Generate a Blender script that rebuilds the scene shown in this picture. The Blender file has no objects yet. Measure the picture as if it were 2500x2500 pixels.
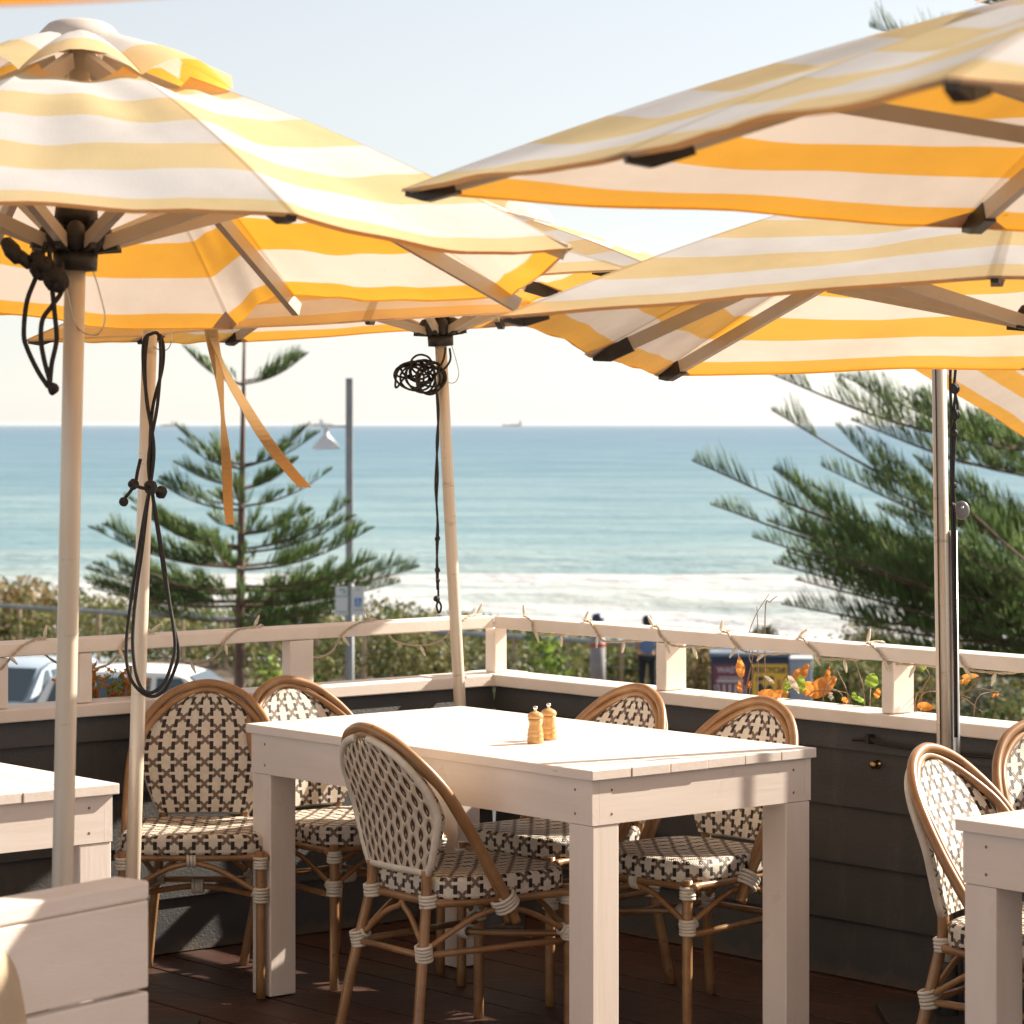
import bpy, bmesh, math, random
from mathutils import Vector, Matrix, Quaternion, noise
R = math.radians
rnd = random.Random(7)
sc = bpy.context.scene
col = sc.collection

# ------------------------------------------------------------------ camera
F = 7050.0; HCAM = 1.58; HZ = 1036.0          # focal length / horizon row in 2500 px units
cam = bpy.data.cameras.new("camera")
cam.sensor_width = 36; cam.sensor_fit = 'HORIZONTAL'
cam.lens = 36 * F / 2500
cam.shift_y = -(1250 - HZ) / 2500
cam.clip_start = 0.1; cam.clip_end = 200000
cam.dof.use_dof = True; cam.dof.focus_distance = 7.35; cam.dof.aperture_fstop = 9.5
co = bpy.data.objects.new("camera", cam); col.objects.link(co)
co.location = (0, 0, HCAM); co.rotation_euler = (R(90), 0, 0)
sc.camera = co

# ------------------------------------------------------------------ light
SUN_EL = R(34); SUN_AZ = R(62)                # azimuth measured from +Y towards +X
S = Vector((math.sin(SUN_AZ) * math.cos(SUN_EL), math.cos(SUN_AZ) * math.cos(SUN_EL), math.sin(SUN_EL)))
w = bpy.data.worlds.new("World"); sc.world = w; w.use_nodes = True
nt = w.node_tree; nt.nodes.clear()
sky = nt.nodes.new('ShaderNodeTexSky'); sky.sky_type = 'NISHITA'; sky.sun_disc = False
sky.sun_elevation = SUN_EL; sky.sun_rotation = SUN_AZ
sky.air_density = 1.0; sky.dust_density = 0.25; sky.ozone_density = 1.0; sky.altitude = 0
hs = nt.nodes.new('ShaderNodeHueSaturation'); hs.inputs['Saturation'].default_value = 0.31
bg = nt.nodes.new('ShaderNodeBackground'); bg.inputs['Strength'].default_value = 0.060
wo = nt.nodes.new('ShaderNodeOutputWorld')
nt.links.new(sky.outputs[0], hs.inputs['Color']); nt.links.new(hs.outputs[0], bg.inputs[0]); nt.links.new(bg.outputs[0], wo.inputs[0])
sun = bpy.data.lights.new("sun", 'SUN'); sun.energy = 5.0; sun.angle = R(0.55); sun.color = (1.0, 0.895, 0.755)
so = bpy.data.objects.new("sun", sun); col.objects.link(so)
so.rotation_euler = (-S).to_track_quat('-Z', 'Y').to_euler(); so.location = S * 50
sc.view_settings.view_transform = 'Standard'; sc.view_settings.look = 'None'
sc.view_settings.exposure = 1.24; sc.view_settings.gamma = 1.0

# ------------------------------------------------------------------ mapping
def P(px, py, Y):                              # a point of the place from its row/column and distance
    return Vector(((px - 1250) * Y / F, Y, HCAM - (py - HZ) * Y / F))
C0 = Vector((-0.056, 9.434, 0))
AN = R(-49.8)
DR = Vector((math.cos(AN), math.sin(AN), 0)); DL = Vector((math.sin(AN), -math.cos(AN), 0))
def T(a, b, z=0.0): return C0 + DR * a + DL * b + Vector((0, 0, z))   # terrace frame: a along right wall, b along left wall
ROT_T = AN                                      # z rotation of an object whose local x runs along the right wall

# ------------------------------------------------------------------ mesh helper
class MB:
    def __init__(s): s.v = []; s.f = []; s.m = []; s.sm = []; s.uv = []
    def vert(s, p): s.v.append(tuple(p)); return len(s.v) - 1
    def face(s, idx, mat=0, smooth=False, uv=None):
        s.f.append(tuple(idx)); s.m.append(mat); s.sm.append(smooth); s.uv.append(uv)
    def box(s, c, size, rot=None, mat=0, taper=(1, 1)):
        c = Vector(c); hx, hy, hz = size[0] / 2, size[1] / 2, size[2] / 2
        b = len(s.v)
        for z in (-1, 1):
            tx, ty = (taper if z > 0 else (1, 1))
            for x, y in ((-1, -1), (1, -1), (1, 1), (-1, 1)):
                p = Vector((x * hx * tx, y * hy * ty, z * hz))
                if rot: p = rot @ p
                s.v.append(tuple(c + p))
        for q in ((0, 3, 2, 1), (4, 5, 6, 7), (0, 1, 5, 4), (1, 2, 6, 5), (2, 3, 7, 6), (3, 0, 4, 7)):
            s.face([b + i for i in q], mat)
        return s
    def bar(s, p, q, w, h, mat=0, up=(0, 0, 1), w2=None, h2=None):
        p = Vector(p); q = Vector(q); d = (q - p); L = d.length; d.normalize()
        u = Vector(up); x = d.cross(u)
        if x.length < 1e-5: x = d.cross(Vector((1, 0, 0)))
        x.normalize(); y = x.cross(d)
        b = len(s.v)
        for pt, ww, hh in ((p, w, h), (q, w2 or w, h2 or h)):
            for i, j in ((-1, -1), (1, -1), (1, 1), (-1, 1)):
                s.v.append(tuple(pt + x * (i * ww / 2) + y * (j * hh / 2)))
        for f in ((0, 3, 2, 1), (4, 5, 6, 7), (0, 1, 5, 4), (1, 2, 6, 5), (2, 3, 7, 6), (3, 0, 4, 7)):
            s.face([b + i for i in f], mat)
        return s
    def tube(s, pts, r, seg=8, closed=False, caps=True, mat=0, smooth=True):
        pts = [Vector(p) for p in pts]; n = len(pts)
        rr = r if hasattr(r, '__len__') else [r] * n
        if closed: tang = [(pts[(i + 1) % n] - pts[i - 1]) for i in range(n)]
        else: tang = [(pts[min(i + 1, n - 1)] - pts[max(i - 1, 0)]) for i in range(n)]
        tang = [t.normalized() if t.length > 1e-9 else Vector((0, 0, 1)) for t in tang]
        nrm = tang[0].orthogonal().normalized(); b = len(s.v)
        for i in range(n):
            if i:
                q = tang[i - 1].rotation_difference(tang[i]); nrm = (q @ nrm)
                nrm = (nrm - tang[i] * nrm.dot(tang[i])).normalized()
            bn = tang[i].cross(nrm)
            for k in range(seg):
                a = 2 * math.pi * k / seg
                s.v.append(tuple(pts[i] + (nrm * math.cos(a) + bn * math.sin(a)) * rr[i]))
        for i in range(n if closed else n - 1):
            j = (i + 1) % n
            for k in range(seg):
                k2 = (k + 1) % seg
                s.face((b + i * seg + k, b + i * seg + k2, b + j * seg + k2, b + j * seg + k), mat, smooth)
        if caps and not closed:
            s.face([b + k for k in range(seg)][::-1], mat); s.face([b + (n - 1) * seg + k for k in range(seg)], mat)
        return s
    def lathe(s, prof, c=(0, 0, 0), seg=24, mat=0, rot=None, smooth=True):
        c = Vector(c); b = len(s.v); n = len(prof)
        for r, z in prof:
            for k in range(seg):
                a = 2 * math.pi * k / seg; p = Vector((r * math.cos(a), r * math.sin(a), z))
                if rot: p = rot @ p
                s.v.append(tuple(c + p))
        for i in range(n - 1):
            for k in range(seg):
                k2 = (k + 1) % seg
                s.face((b + i * seg + k, b + i * seg + k2, b + (i + 1) * seg + k2, b + (i + 1) * seg + k), mat, smooth)
        s.face([b + k for k in range(seg)][::-1], mat); s.face([b + (n - 1) * seg + k for k in range(seg)], mat)
        return s
    def ball(s, c, r, seg=10, mat=0):
        r = r if hasattr(r, '__len__') else (r, r, r); c = Vector(c)
        prof = [(math.sin(math.pi * i / seg), -math.cos(math.pi * i / seg)) for i in range(seg + 1)]
        prof[0] = (1e-4, -1); prof[-1] = (1e-4, 1)
        M = Matrix.Diagonal((r[0], r[1], r[2]))
        return s.lathe(prof, c, seg * 2, mat, M)
    def grid(s, fn, nu, nv, mat=0, smooth=True, uvfn=None, flip=False):
        b = len(s.v)
        for j in range(nv + 1):
            for i in range(nu + 1): s.v.append(tuple(fn(i / nu, j / nv)))
        for j in range(nv):
            for i in range(nu):
                q = [(i, j), (i + 1, j), (i + 1, j + 1), (i, j + 1)]
                if flip: q = q[::-1]
                uv = [uvfn(x / nu, y / nv) for x, y in q] if uvfn else None
                s.face([b + y * (nu + 1) + x for x, y in q], mat, smooth, uv)
        return s
    def poly(s, pts, depth, mat=0):             # flat outline pushed to a thickness along its normal
        pts = [Vector(p) for p in pts]; n = len(pts)
        nr = Vector((0, 0, 0))
        for i in range(n): nr += pts[i].cross(pts[(i + 1) % n])
        nr.normalize(); b = len(s.v)
        for p in pts: s.v.append(tuple(p))
        for p in pts: s.v.append(tuple(p + nr * depth))
        s.face([b + i for i in range(n)][::-1], mat); s.face([b + n + i for i in range(n)], mat)
        for i in range(n):
            j = (i + 1) % n; s.face((b + i, b + j, b + n + j, b + n + i), mat)
        return s
    def build(s, name, mats, parent=None, loc=None, bevel=0, world=True):
        me = bpy.data.meshes.new(name)
        me.from_pydata(s.v, [], s.f)
        if not isinstance(mats, (list, tuple)): mats = [mats]
        for m in mats: me.materials.append(m)
        me.polygons.foreach_set('material_index', s.m)
        me.polygons.foreach_set('use_smooth', s.sm)
        if any(u is not None for u in s.uv):
            ul = me.uv_layers.new(name='UVMap'); k = 0; flat = []
            for f, u in zip(s.f, s.uv):
                for i in range(len(f)): flat.extend(u[i] if u else (0, 0))
            ul.data.foreach_set('uv', flat)
        me.update()
        o = bpy.data.objects.new(name, me); col.objects.link(o)
        if parent is not None: o.parent = parent
        if loc is not None: o.location = loc
        if bevel:
            bm = bmesh.new(); bm.from_mesh(me)
            bmesh.ops.remove_doubles(bm, verts=bm.verts, dist=1e-6)
            ed = [e for e in bm.edges if len(e.link_faces) == 2 and e.calc_face_angle(0) > R(35)]
            bmesh.ops.bevel(bm, geom=ed, offset=bevel, segments=2, profile=0.5, affect='EDGES', clamp_overlap=True)
            bm.to_mesh(me); bm.free()
        return o

def tag(o, label, cat, group=None, kind=None):
    if label: o['label'] = label
    if cat: o['category'] = cat
    if group: o['group'] = group
    if kind: o['kind'] = kind
    return o
def thing(name, label, cat, loc=(0, 0, 0), rz=0, group=None):
    o = bpy.data.objects.new(name, None); col.objects.link(o); o.empty_display_size = 0.2
    o.location = loc; o.rotation_euler = (0, 0, rz)
    return tag(o, label, cat, group)
def copy_tree(o, parent=None):
    c = o.copy(); col.objects.link(c)
    if parent is not None: c.parent = parent
    for ch in list(o.children): copy_tree(ch, c)
    return c
def crom(pts, n=8, closed=False):
    pts = [Vector(p) for p in pts]; out = []; m = len(pts)
    rng = range(m) if closed else range(m - 1)
    for i in rng:
        p0 = pts[(i - 1) % m] if (closed or i > 0) else pts[0] * 2 - pts[1]
        p1 = pts[i]; p2 = pts[(i + 1) % m]
        p3 = pts[(i + 2) % m] if (closed or i + 2 < m) else pts[-1] * 2 - pts[-2]
        for k in range(n):
            t = k / n
            out.append(0.5 * ((2 * p1) + (p2 - p0) * t + (2 * p0 - 5 * p1 + 4 * p2 - p3) * t * t + (3 * p1 - p0 - 3 * p2 + p3) * t ** 3))
    if not closed: out.append(pts[-1])
    return out

# ------------------------------------------------------------------ materials
class NT:
    def __init__(s, name):
        s.mat = bpy.data.materials.new(name); s.mat.use_nodes = True
        s.t = s.mat.node_tree; s.t.nodes.clear()
        s.out = s.t.nodes.new('ShaderNodeOutputMaterial')
    def n(s, typ, props=None, **ins):
        nd = s.t.nodes.new('ShaderNode' + typ)
        for k, v in (props or {}).items(): setattr(nd, k, v)
        for k, v in ins.items():
            key = int(k[1:]) if k[0] == '_' and k[1:].isdigit() else k.replace('_', ' ')
            s.set(nd.inputs[key], v)
        return nd
    def set(s, sock, v):
        if isinstance(v, bpy.types.NodeSocket): s.t.links.new(v, sock)
        elif isinstance(v, bpy.types.Node): s.t.links.new(v.outputs[0], sock)
        else:
            if isinstance(v, tuple) and len(v) == 3 and sock.type == 'RGBA': v = (*v, 1)
            sock.default_value = v
    def math(s, op, a, b=0.0, c=0.0):
        nd = s.t.nodes.new('ShaderNodeMath'); nd.operation = op
        s.set(nd.inputs[0], a); s.set(nd.inputs[1], b); s.set(nd.inputs[2], c); return nd.outputs[0]
    def mix(s, f, a, b):
        nd = s.t.nodes.new('ShaderNodeMix'); nd.data_type = 'RGBA'
        s.set(nd.inputs[0], f); s.set(nd.inputs[6], a); s.set(nd.inputs[7], b); return nd.outputs[2]
    def ramp(s, f, stops):
        nd = s.t.nodes.new('ShaderNodeValToRGB'); cr = nd.color_ramp
        while len(cr.elements) < len(stops): cr.elements.new(0.5)
        for e, (p, c) in zip(cr.elements, stops):
            e.position = p; e.color = (*c, 1) if len(c) == 3 else c
        s.set(nd.inputs[0], f); return nd.outputs[0]
    def noise(s, scale, detail=4, rough=0.55, coord='Object', stretch=None):
        tc = s.t.nodes.new('ShaderNodeTexCoord'); v = tc.outputs[coord]
        if stretch:
            mp = s.t.nodes.new('ShaderNodeMapping'); mp.inputs['Scale'].default_value = stretch
            s.t.links.new(v, mp.inputs[0]); v = mp.outputs[0]
        nz = s.t.nodes.new('ShaderNodeTexNoise'); nz.inputs['Scale'].default_value = scale
        nz.inputs['Detail'].default_value = detail; nz.inputs['Roughness'].default_value = rough
        s.t.links.new(v, nz.inputs[0]); return nz.outputs[0]
    def bump(s, h, strength=0.3, dist=0.01):
        nd = s.t.nodes.new('ShaderNodeBump'); nd.inputs['Strength'].default_value = strength
        nd.inputs['Distance'].default_value = dist; s.set(nd.inputs['Height'], h); return nd.outputs[0]
    def surf(s, sh): s.t.links.new(sh if isinstance(sh, bpy.types.NodeSocket) else sh.outputs[0], s.out.inputs[0]); return s.mat
def simple(name, c1, c2=None, rough=0.5, scale=8, bump=0.0, bscale=60, bdist=0.004, metal=0.0, stretch=None, lo=0.35, hi=0.65, spec=0.5):
    m = NT(name)
    c = c1
    if c2: c = m.ramp(m.noise(scale, stretch=stretch), [(lo, c1), (hi, c2)])
    kw = dict(Base_Color=c, Roughness=rough, Metallic=metal)
    b = m.n('BsdfPrincipled', **kw)
    b.inputs['Specular IOR Level'].default_value = spec
    if bump: m.set(b.inputs['Normal'], m.bump(m.noise(bscale, stretch=stretch), bump, bdist))
    return m.surf(b)

M_white = simple('white_paint', (0.87, 0.765, 0.685), (0.83, 0.715, 0.63), 0.42, 5, 0.25, 50, 0.003, stretch=(1, 6, 6))
M_rail = None
def rail_paint():
    m = NT('weathered_white_paint')
    n1 = m.noise(26, 6, 0.7, stretch=(0.5, 2, 2)); n2 = m.noise(6, 3)
    base = m.ramp(n2, [(0.35, (0.87, 0.78, 0.70)), (0.65, (0.81, 0.715, 0.63))])
    chip = m.ramp(n1, [(0.70, (0, 0, 0)), (0.735, (1, 1, 1))])
    c = m.mix(chip, base, (0.33, 0.27, 0.21))
    b = m.n('BsdfPrincipled', Base_Color=c, Roughness=0.5)
    m.set(b.inputs['Normal'], m.bump(n1, 0.15, 0.004)); return m.surf(b)
M_rail = rail_paint()
def table_mat(ax=0):
    m = NT('white_table_paint'); s1 = [8, 8, 8]; s1[ax] = 1; s2 = [1, 1, 1]; s2[ax] = 0.06
    n1 = m.noise(3, 3, stretch=tuple(s1)); n2 = m.noise(90, 3, stretch=tuple(s2))
    c = m.ramp(n1, [(0.3, (0.87, 0.77, 0.695)), (0.7, (0.82, 0.715, 0.635))])
    chip = m.ramp(m.noise(24, 6, 0.72, stretch=(0.4, 1.6, 1.6)), [(0.685, (0, 0, 0)), (0.72, (1, 1, 1))])
    c = m.mix(m.math('MULTIPLY', chip, 0.55), c, (0.40, 0.31, 0.23))
    b = m.n('BsdfPrincipled', Base_Color=c, Roughness=m.ramp(m.noise(7), [(0.3, (0.26,) * 3), (0.7, (0.40,) * 3)]))
    m.set(b.inputs['Normal'], m.bump(n2, 0.14, 0.003)); return m.surf(b)
M_table = table_mat(0); M_table_y = table_mat(1); M_table_z = table_mat(2)
def wall_mat():
    m = NT('charcoal_weatherboard')
    n1 = m.noise(1.6, 5, stretch=(1, 1, 3)); n2 = m.noise(120, 3, 0.7)
    c = m.ramp(n1, [(0.35, (0.044, 0.044, 0.045)), (0.7, (0.064, 0.062, 0.061))])
    sp = m.ramp(m.noise(55, 2), [(0.74, (0, 0, 0)), (0.79, (1, 1, 1))])
    c = m.mix(m.math('MULTIPLY', sp, 0.5), c, (0.14, 0.13, 0.12))
    tc = m.n('TexCoord'); zz = m.n('SeparateXYZ', Vector=tc.outputs['Object']).outputs[2]
    salt = m.ramp(m.noise(5, 5, 0.7, stretch=(1.6, 1.6, 0.25)), [(0.56, (0, 0, 0)), (0.80, (1, 1, 1))])
    c = m.mix(m.math('MULTIPLY', salt, 0.28), c, (0.17, 0.16, 0.15))
    base = m.n('MapRange', Value=m.math('ADD', zz, m.math('MULTIPLY', m.noise(22, 4), 0.09)), From_Min=0.05, From_Max=0.085, To_Min=1.0, To_Max=0.0).outputs[0]
    c = m.mix(m.math('MULTIPLY', base, 0.6), c, (0.12, 0.085, 0.06))
    b = m.n('BsdfPrincipled', Base_Color=c, Roughness=0.62)
    m.set(b.inputs['Normal'], m.bump(n2, 0.5, 0.004)); return m.surf(b)
M_wall = wall_mat()
def deck_mat():
    m = NT('merbau_deck')
    g = m.noise(5, 6, 0.6, stretch=(0.7, 14, 14))
    at = m.n('Attribute', {'attribute_name': 'UVMap'})
    c = m.ramp(g, [(0.25, (0.022, 0.010, 0.007)), (0.5, (0.052, 0.021, 0.013)), (0.8, (0.11, 0.048, 0.028))])
    dust = m.ramp(m.noise(2.2, 5), [(0.5, (0, 0, 0)), (0.8, (1, 1, 1))])
    c = m.mix(m.math('MULTIPLY', dust, 0.35), c, (0.16, 0.085, 0.055))
    sp = m.ramp(m.noise(140, 2), [(0.76, (0, 0, 0)), (0.80, (1, 1, 1))])
    c = m.mix(m.math('MULTIPLY', sp, 0.6), c, (0.35, 0.25, 0.17))
    b = m.n('BsdfPrincipled', Base_Color=c, Roughness=m.ramp(g, [(0.3, (0.38,) * 3), (0.7, (0.6,) * 3)]))
    m.set(b.inputs['Normal'], m.bump(g, 0.3, 0.004)); return m.surf(b)
M_deck = deck_mat()
def cane_mat():
    m = NT('rattan_cane')
    g = m.noise(9, 5, 0.6, stretch=(1, 1, 1)); g2 = m.noise(120, 2)
    c = m.ramp(g, [(0.3, (0.22, 0.105, 0.040)), (0.55, (0.33, 0.175, 0.075)), (0.75, (0.42, 0.25, 0.125))])
    sp = m.ramp(m.noise(38, 3), [(0.68, (0, 0, 0)), (0.74, (1, 1, 1))])
    c = m.mix(m.math('MULTIPLY', sp, 0.7), c, (0.07, 0.03, 0.012))
    b = m.n('BsdfPrincipled', Base_Color=c, Roughness=0.33); b.inputs['Coat Weight'].default_value = 0.2
    return m.surf(b)
M_cane = cane_mat()
M_lash = simple('white_lashing', (0.72, 0.66, 0.57), (0.62, 0.55, 0.45), 0.45, 30, 0.0)
M_black = simple('black_plastic', (0.022, 0.020, 0.019), (0.04, 0.036, 0.034), 0.45, 20)
M_rope = simple('black_rope', (0.016, 0.014, 0.014), (0.035, 0.03, 0.028), 0.7, 160, 0.6, 300, 0.002)
M_rib = simple('cream_rib', (0.66, 0.58, 0.48), (0.58, 0.50, 0.40), 0.42, 6)
M_alu = simple('brushed_metal', (0.60, 0.59, 0.57), (0.5, 0.49, 0.47), 0.28, 12, metal=0.9)
def pole_mat():
    m = NT('weathered_pole')
    n1 = m.noise(5, 5, 0.65, stretch=(1, 1, 0.35)); n2 = m.noise(13, 6, 0.75, stretch=(0.4, 0.4, 2.2))
    c = m.ramp(n1, [(0.3, (0.76, 0.66, 0.54)), (0.7, (0.66, 0.54, 0.41))])
    d = m.ramp(n2, [(0.60, (0, 0, 0)), (0.70, (1, 1, 1))])
    c = m.mix(m.math('MULTIPLY', d, 0.55), c, (0.17, 0.12, 0.075))
    b = m.n('BsdfPrincipled', Base_Color=c, Roughness=0.30, Metallic=0.15); return m.surf(b)
M_pole = pole_mat()

def fabric(name, seed):
    m = NT(name)
    uv = m.n('UVMap'); sep = m.n('SeparateXYZ', Vector=uv.outputs[0])
    d = sep.outputs[1]
    d = m.math('ADD', d, m.math('MULTIPLY', m.math('SUBTRACT', m.noise(3.0 + seed * 0.1, 2), 0.5), 0.02))
    k = m.math('MODULO', m.math('DIVIDE', m.math('ADD', d, 0.19 - 0.042), 0.19), 1.0)    # 0.095 m stripes
    st = m.math('GREATER_THAN', k, 0.5)
    st = m.math('MULTIPLY', m.math('SUBTRACT', k, 0.5), 60); st = m.n('Clamp', Value=m.math('ADD', st, 0.5)).outputs[0]
    wrap = m.n('Clamp', Value=m.math('MULTIPLY', k, 60)).outputs[0]
    st = m.math('MAXIMUM', st, m.math('SUBTRACT', 1.0, wrap))
    dirt = m.ramp(m.noise(4 + seed, 5, 0.65), [(0.45, (1, 1, 1)), (0.75, (0.90, 0.87, 0.83))])
    spot = m.ramp(m.noise(34 + seed, 3, 0.6), [(0.73, (1, 1, 1)), (0.78, (0.80, 0.74, 0.66))])
    mul = m.n('Mix', {'data_type': 'RGBA', 'blend_type': 'MULTIPLY'}, _0=1.0, _6=dirt, _7=spot).outputs[2]
    def tint(c): return m.n('Mix', {'data_type': 'RGBA', 'blend_type': 'MULTIPLY'}, _0=1.0, _6=c, _7=mul).outputs[2]
    seam = m.n('Clamp', Value=m.math('MULTIPLY', m.math('SUBTRACT', 0.016, m.math('MINIMUM', sep.outputs[0], m.math('SUBTRACT', 1.0, sep.outputs[0]))), 200)).outputs[0]
    mul = m.mix(m.math('MULTIPLY', seam, 0.55), mul, (0.62, 0.54, 0.45))
    cd = tint(m.mix(st, (0.93, 0.90, 0.87), (0.93, 0.77, 0.45)))
    ct = tint(m.mix(st, (0.88, 0.74, 0.62), (0.94, 0.43, 0.022)))
    nb = m.bump(m.noise(260, 2), 0.25, 0.002)
    nb2 = m.n('Bump', Strength=0.30, Distance=0.03, Height=m.noise(3.5, 2, 0.5), Normal=nb).outputs[0]
    df = m.n('BsdfDiffuse', Color=cd, Roughness=0.6, Normal=nb2); tr = m.n('BsdfTranslucent', Color=ct, Normal=nb2)
    mx = m.n('MixShader', _0=0.30, _1=df.outputs[0], _2=tr.outputs[0]); return m.surf(mx)
M_fab = fabric('striped_canvas', 0)
def plain_fabric(name, cd, ct, f=0.35):
    m = NT(name)
    n = m.noise(20, 4); c = m.ramp(n, [(0.3, cd), (0.7, tuple(x * 0.88 for x in cd))])
    df = m.n('BsdfDiffuse', Color=c); tr = m.n('BsdfTranslucent', Color=ct)
    return m.surf(m.n('MixShader', _0=f, _1=df.outputs[0], _2=tr.outputs[0]))
M_patch = plain_fabric('white_canvas_patch', (0.78, 0.74, 0.70), (0.8, 0.65, 0.5))
M_strap = plain_fabric('tan_strap', (0.62, 0.42, 0.20), (0.8, 0.5, 0.2))
M_linen = simple('linen', (0.58, 0.45, 0.32), (0.50, 0.38, 0.26), 0.9, 12, 0.6, 260, 0.003, spec=0.1)

def weave(name, white=(0.88, 0.79, 0.67), dark=(0.026, 0.016, 0.012), taupe=(0.20, 0.145, 0.11), cx=0.0355, cy=0.031):
    m = NT(name)
    uv = m.n('UVMap'); sep = m.n('SeparateXYZ', Vector=uv.outputs[0])
    u = m.math('DIVIDE', sep.outputs[0], cx); v = m.math('DIVIDE', sep.outputs[1], cy)
    u = m.math('ADD', u, 100.5); v = m.math('ADD', v, 100.5)
    iu = m.math('FLOOR', u); iv = m.math('FLOOR', v)
    x = m.math('ABSOLUTE', m.math('SUBTRACT', m.math('SUBTRACT', u, iu), 0.5))
    y = m.math('ABSOLUTE', m.math('SUBTRACT', m.math('SUBTRACT', v, iv), 0.5))
    par = m.math('MODULO', m.math('ADD', iu, iv), 2.0)            # 1 = cross cell
    arm = m.math('LESS_THAN', y, 0.13)
    dk = m.math('MULTIPLY', m.math('GREATER_THAN', x, 0.35), m.math('SUBTRACT', 1.0, arm))
    dg = m.math('LESS_THAN', m.math('ABSOLUTE', m.math('SUBTRACT', x, m.math('MULTIPLY', y, 0.85))), 0.165)
    xs = m.math('MULTIPLY', m.math('MULTIPLY', dg, par), m.math('LESS_THAN', y, 0.43))
    side = m.math('MULTIPLY', m.math('MULTIPLY', m.math('GREATER_THAN', x, m.math('ADD', y, 0.20)), par), m.math('SUBTRACT', 1.0, arm))
    nz = m.noise(60, 3)
    wc = m.ramp(nz, [(0.3, white), (0.7, tuple(c * 0.86 for c in white))])
    c = m.mix(xs, wc, taupe); c = m.mix(side, c, (0.06, 0.042, 0.032)); c = m.mix(dk, c, dark)
    # bump: strands rounded, dark bars lie deeper
    h = m.math('SUBTRACT', 1.0, m.math('MAXIMUM', dk, m.math('MULTIPLY', m.math('MAXIMUM', xs, side), 0.55)))
    tex = m.math('MULTIPLY', m.math('SINE', m.math('MULTIPLY', m.math('ADD', sep.outputs[0], sep.outputs[1]), 900)), 0.12)
    tex2 = m.math('MULTIPLY', m.math('SINE', m.math('MULTIPLY', m.math('SUBTRACT', sep.outputs[0], sep.outputs[1]), 700)), 0.12)
    h = m.math('ADD', h, m.math('ADD', tex, tex2))
    b = m.n('BsdfPrincipled', Base_Color=c, Roughness=0.38)
    m.set(b.inputs['Normal'], m.bump(h, 0.8, 0.004))
    tr = m.n('BsdfTranslucent', Color=c)
    return m.surf(m.n('MixShader', _0=0.14, _1=b.outputs[0], _2=tr.outputs[0]))
M_weave = weave('woven_strands')
def weave_back():
    m = NT('woven_strands_reverse')
    uv = m.n('UVMap'); sep = m.n('SeparateXYZ', Vector=uv.outputs[0])
    u = m.math('DIVIDE', sep.outputs[0], 0.0265); v = m.math('DIVIDE', sep.outputs[1], 0.044)
    iu = m.math('FLOOR', m.math('ADD', u, 50)); off = m.math('MULTIPLY', m.math('MODULO', iu, 2.0), 0.5)
    x = m.math('ABSOLUTE', m.math('SUBTRACT', m.math('FRACT', m.math('ADD', u, 50)), 0.5))
    fy = m.math('SUBTRACT', m.math('FRACT', m.math('ADD', m.math('ADD', v, 50), off)), 0.5)
    y = m.math('ABSOLUTE', fy)
    e = m.math('ADD', m.math('DIVIDE', x, 0.36), m.math('POWER', m.math('DIVIDE', y, 0.46), 2.0))
    hole = m.math('LESS_THAN', e, 0.82)
    knot = m.math('LESS_THAN', m.math('ADD', m.math('POWER', m.math('DIVIDE', x, 0.10), 2.0), m.math('POWER', m.math('DIVIDE', m.math('SUBTRACT', fy, -0.12), 0.13), 2.0)), 1.0)
    c = m.mix(hole, (0.76, 0.64, 0.51), (0.075, 0.045, 0.028)); c = m.mix(m.math('MULTIPLY', knot, hole), c, (0.4, 0.33, 0.26))
    b = m.n('BsdfPrincipled', Base_Color=c, Roughness=0.4)
    m.set(b.inputs['Normal'], m.bump(m.math('SUBTRACT', 1.0, m.n('Clamp', Value=m.math('SUBTRACT', 1.6, e)).outputs[0]), 1.0, 0.006))
    tr = m.n('BsdfTranslucent', Color=c)
    return m.surf(m.n('MixShader', _0=0.12, _1=b.outputs[0], _2=tr.outputs[0]))
M_weaveb = weave_back()
def wrap_mat():
    m = NT('wrapped_edge')
    uv = m.n('UVMap'); sep = m.n('SeparateXYZ', Vector=uv.outputs[0])
    v = m.math('FRACT', m.math('DIVIDE', sep.outputs[1], 0.045)); u = sep.outputs[0]
    tri = m.math('MULTIPLY', m.math('ABSOLUTE', m.math('SUBTRACT', v, 0.5)), 2.0)
    k = m.math('LESS_THAN', m.math('ABSOLUTE', m.math('SUBTRACT', tri, u)), 0.13)
    c = m.mix(k, (0.70, 0.64, 0.56), (0.16, 0.12, 0.10))
    b = m.n('BsdfPrincipled', Base_Color=c, Roughness=0.42)
    m.set(b.inputs['Normal'], m.bump(m.math('ABSOLUTE', m.math('SINE', m.math('MULTIPLY', sep.outputs[1], 700))), 0.8, 0.003))
    return m.surf(b)
M_wrap = wrap_mat()
M_beech = simple('turned_beech', (0.66, 0.40, 0.16), (0.56, 0.31, 0.11), 0.3, 14, stretch=(6, 6, 1))
M_steel = simple('polished_steel', (0.75, 0.74, 0.72), None, 0.15, metal=1.0)
M_brass = simple('brass', (0.45, 0.30, 0.14), None, 0.22, metal=1.0)

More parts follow.
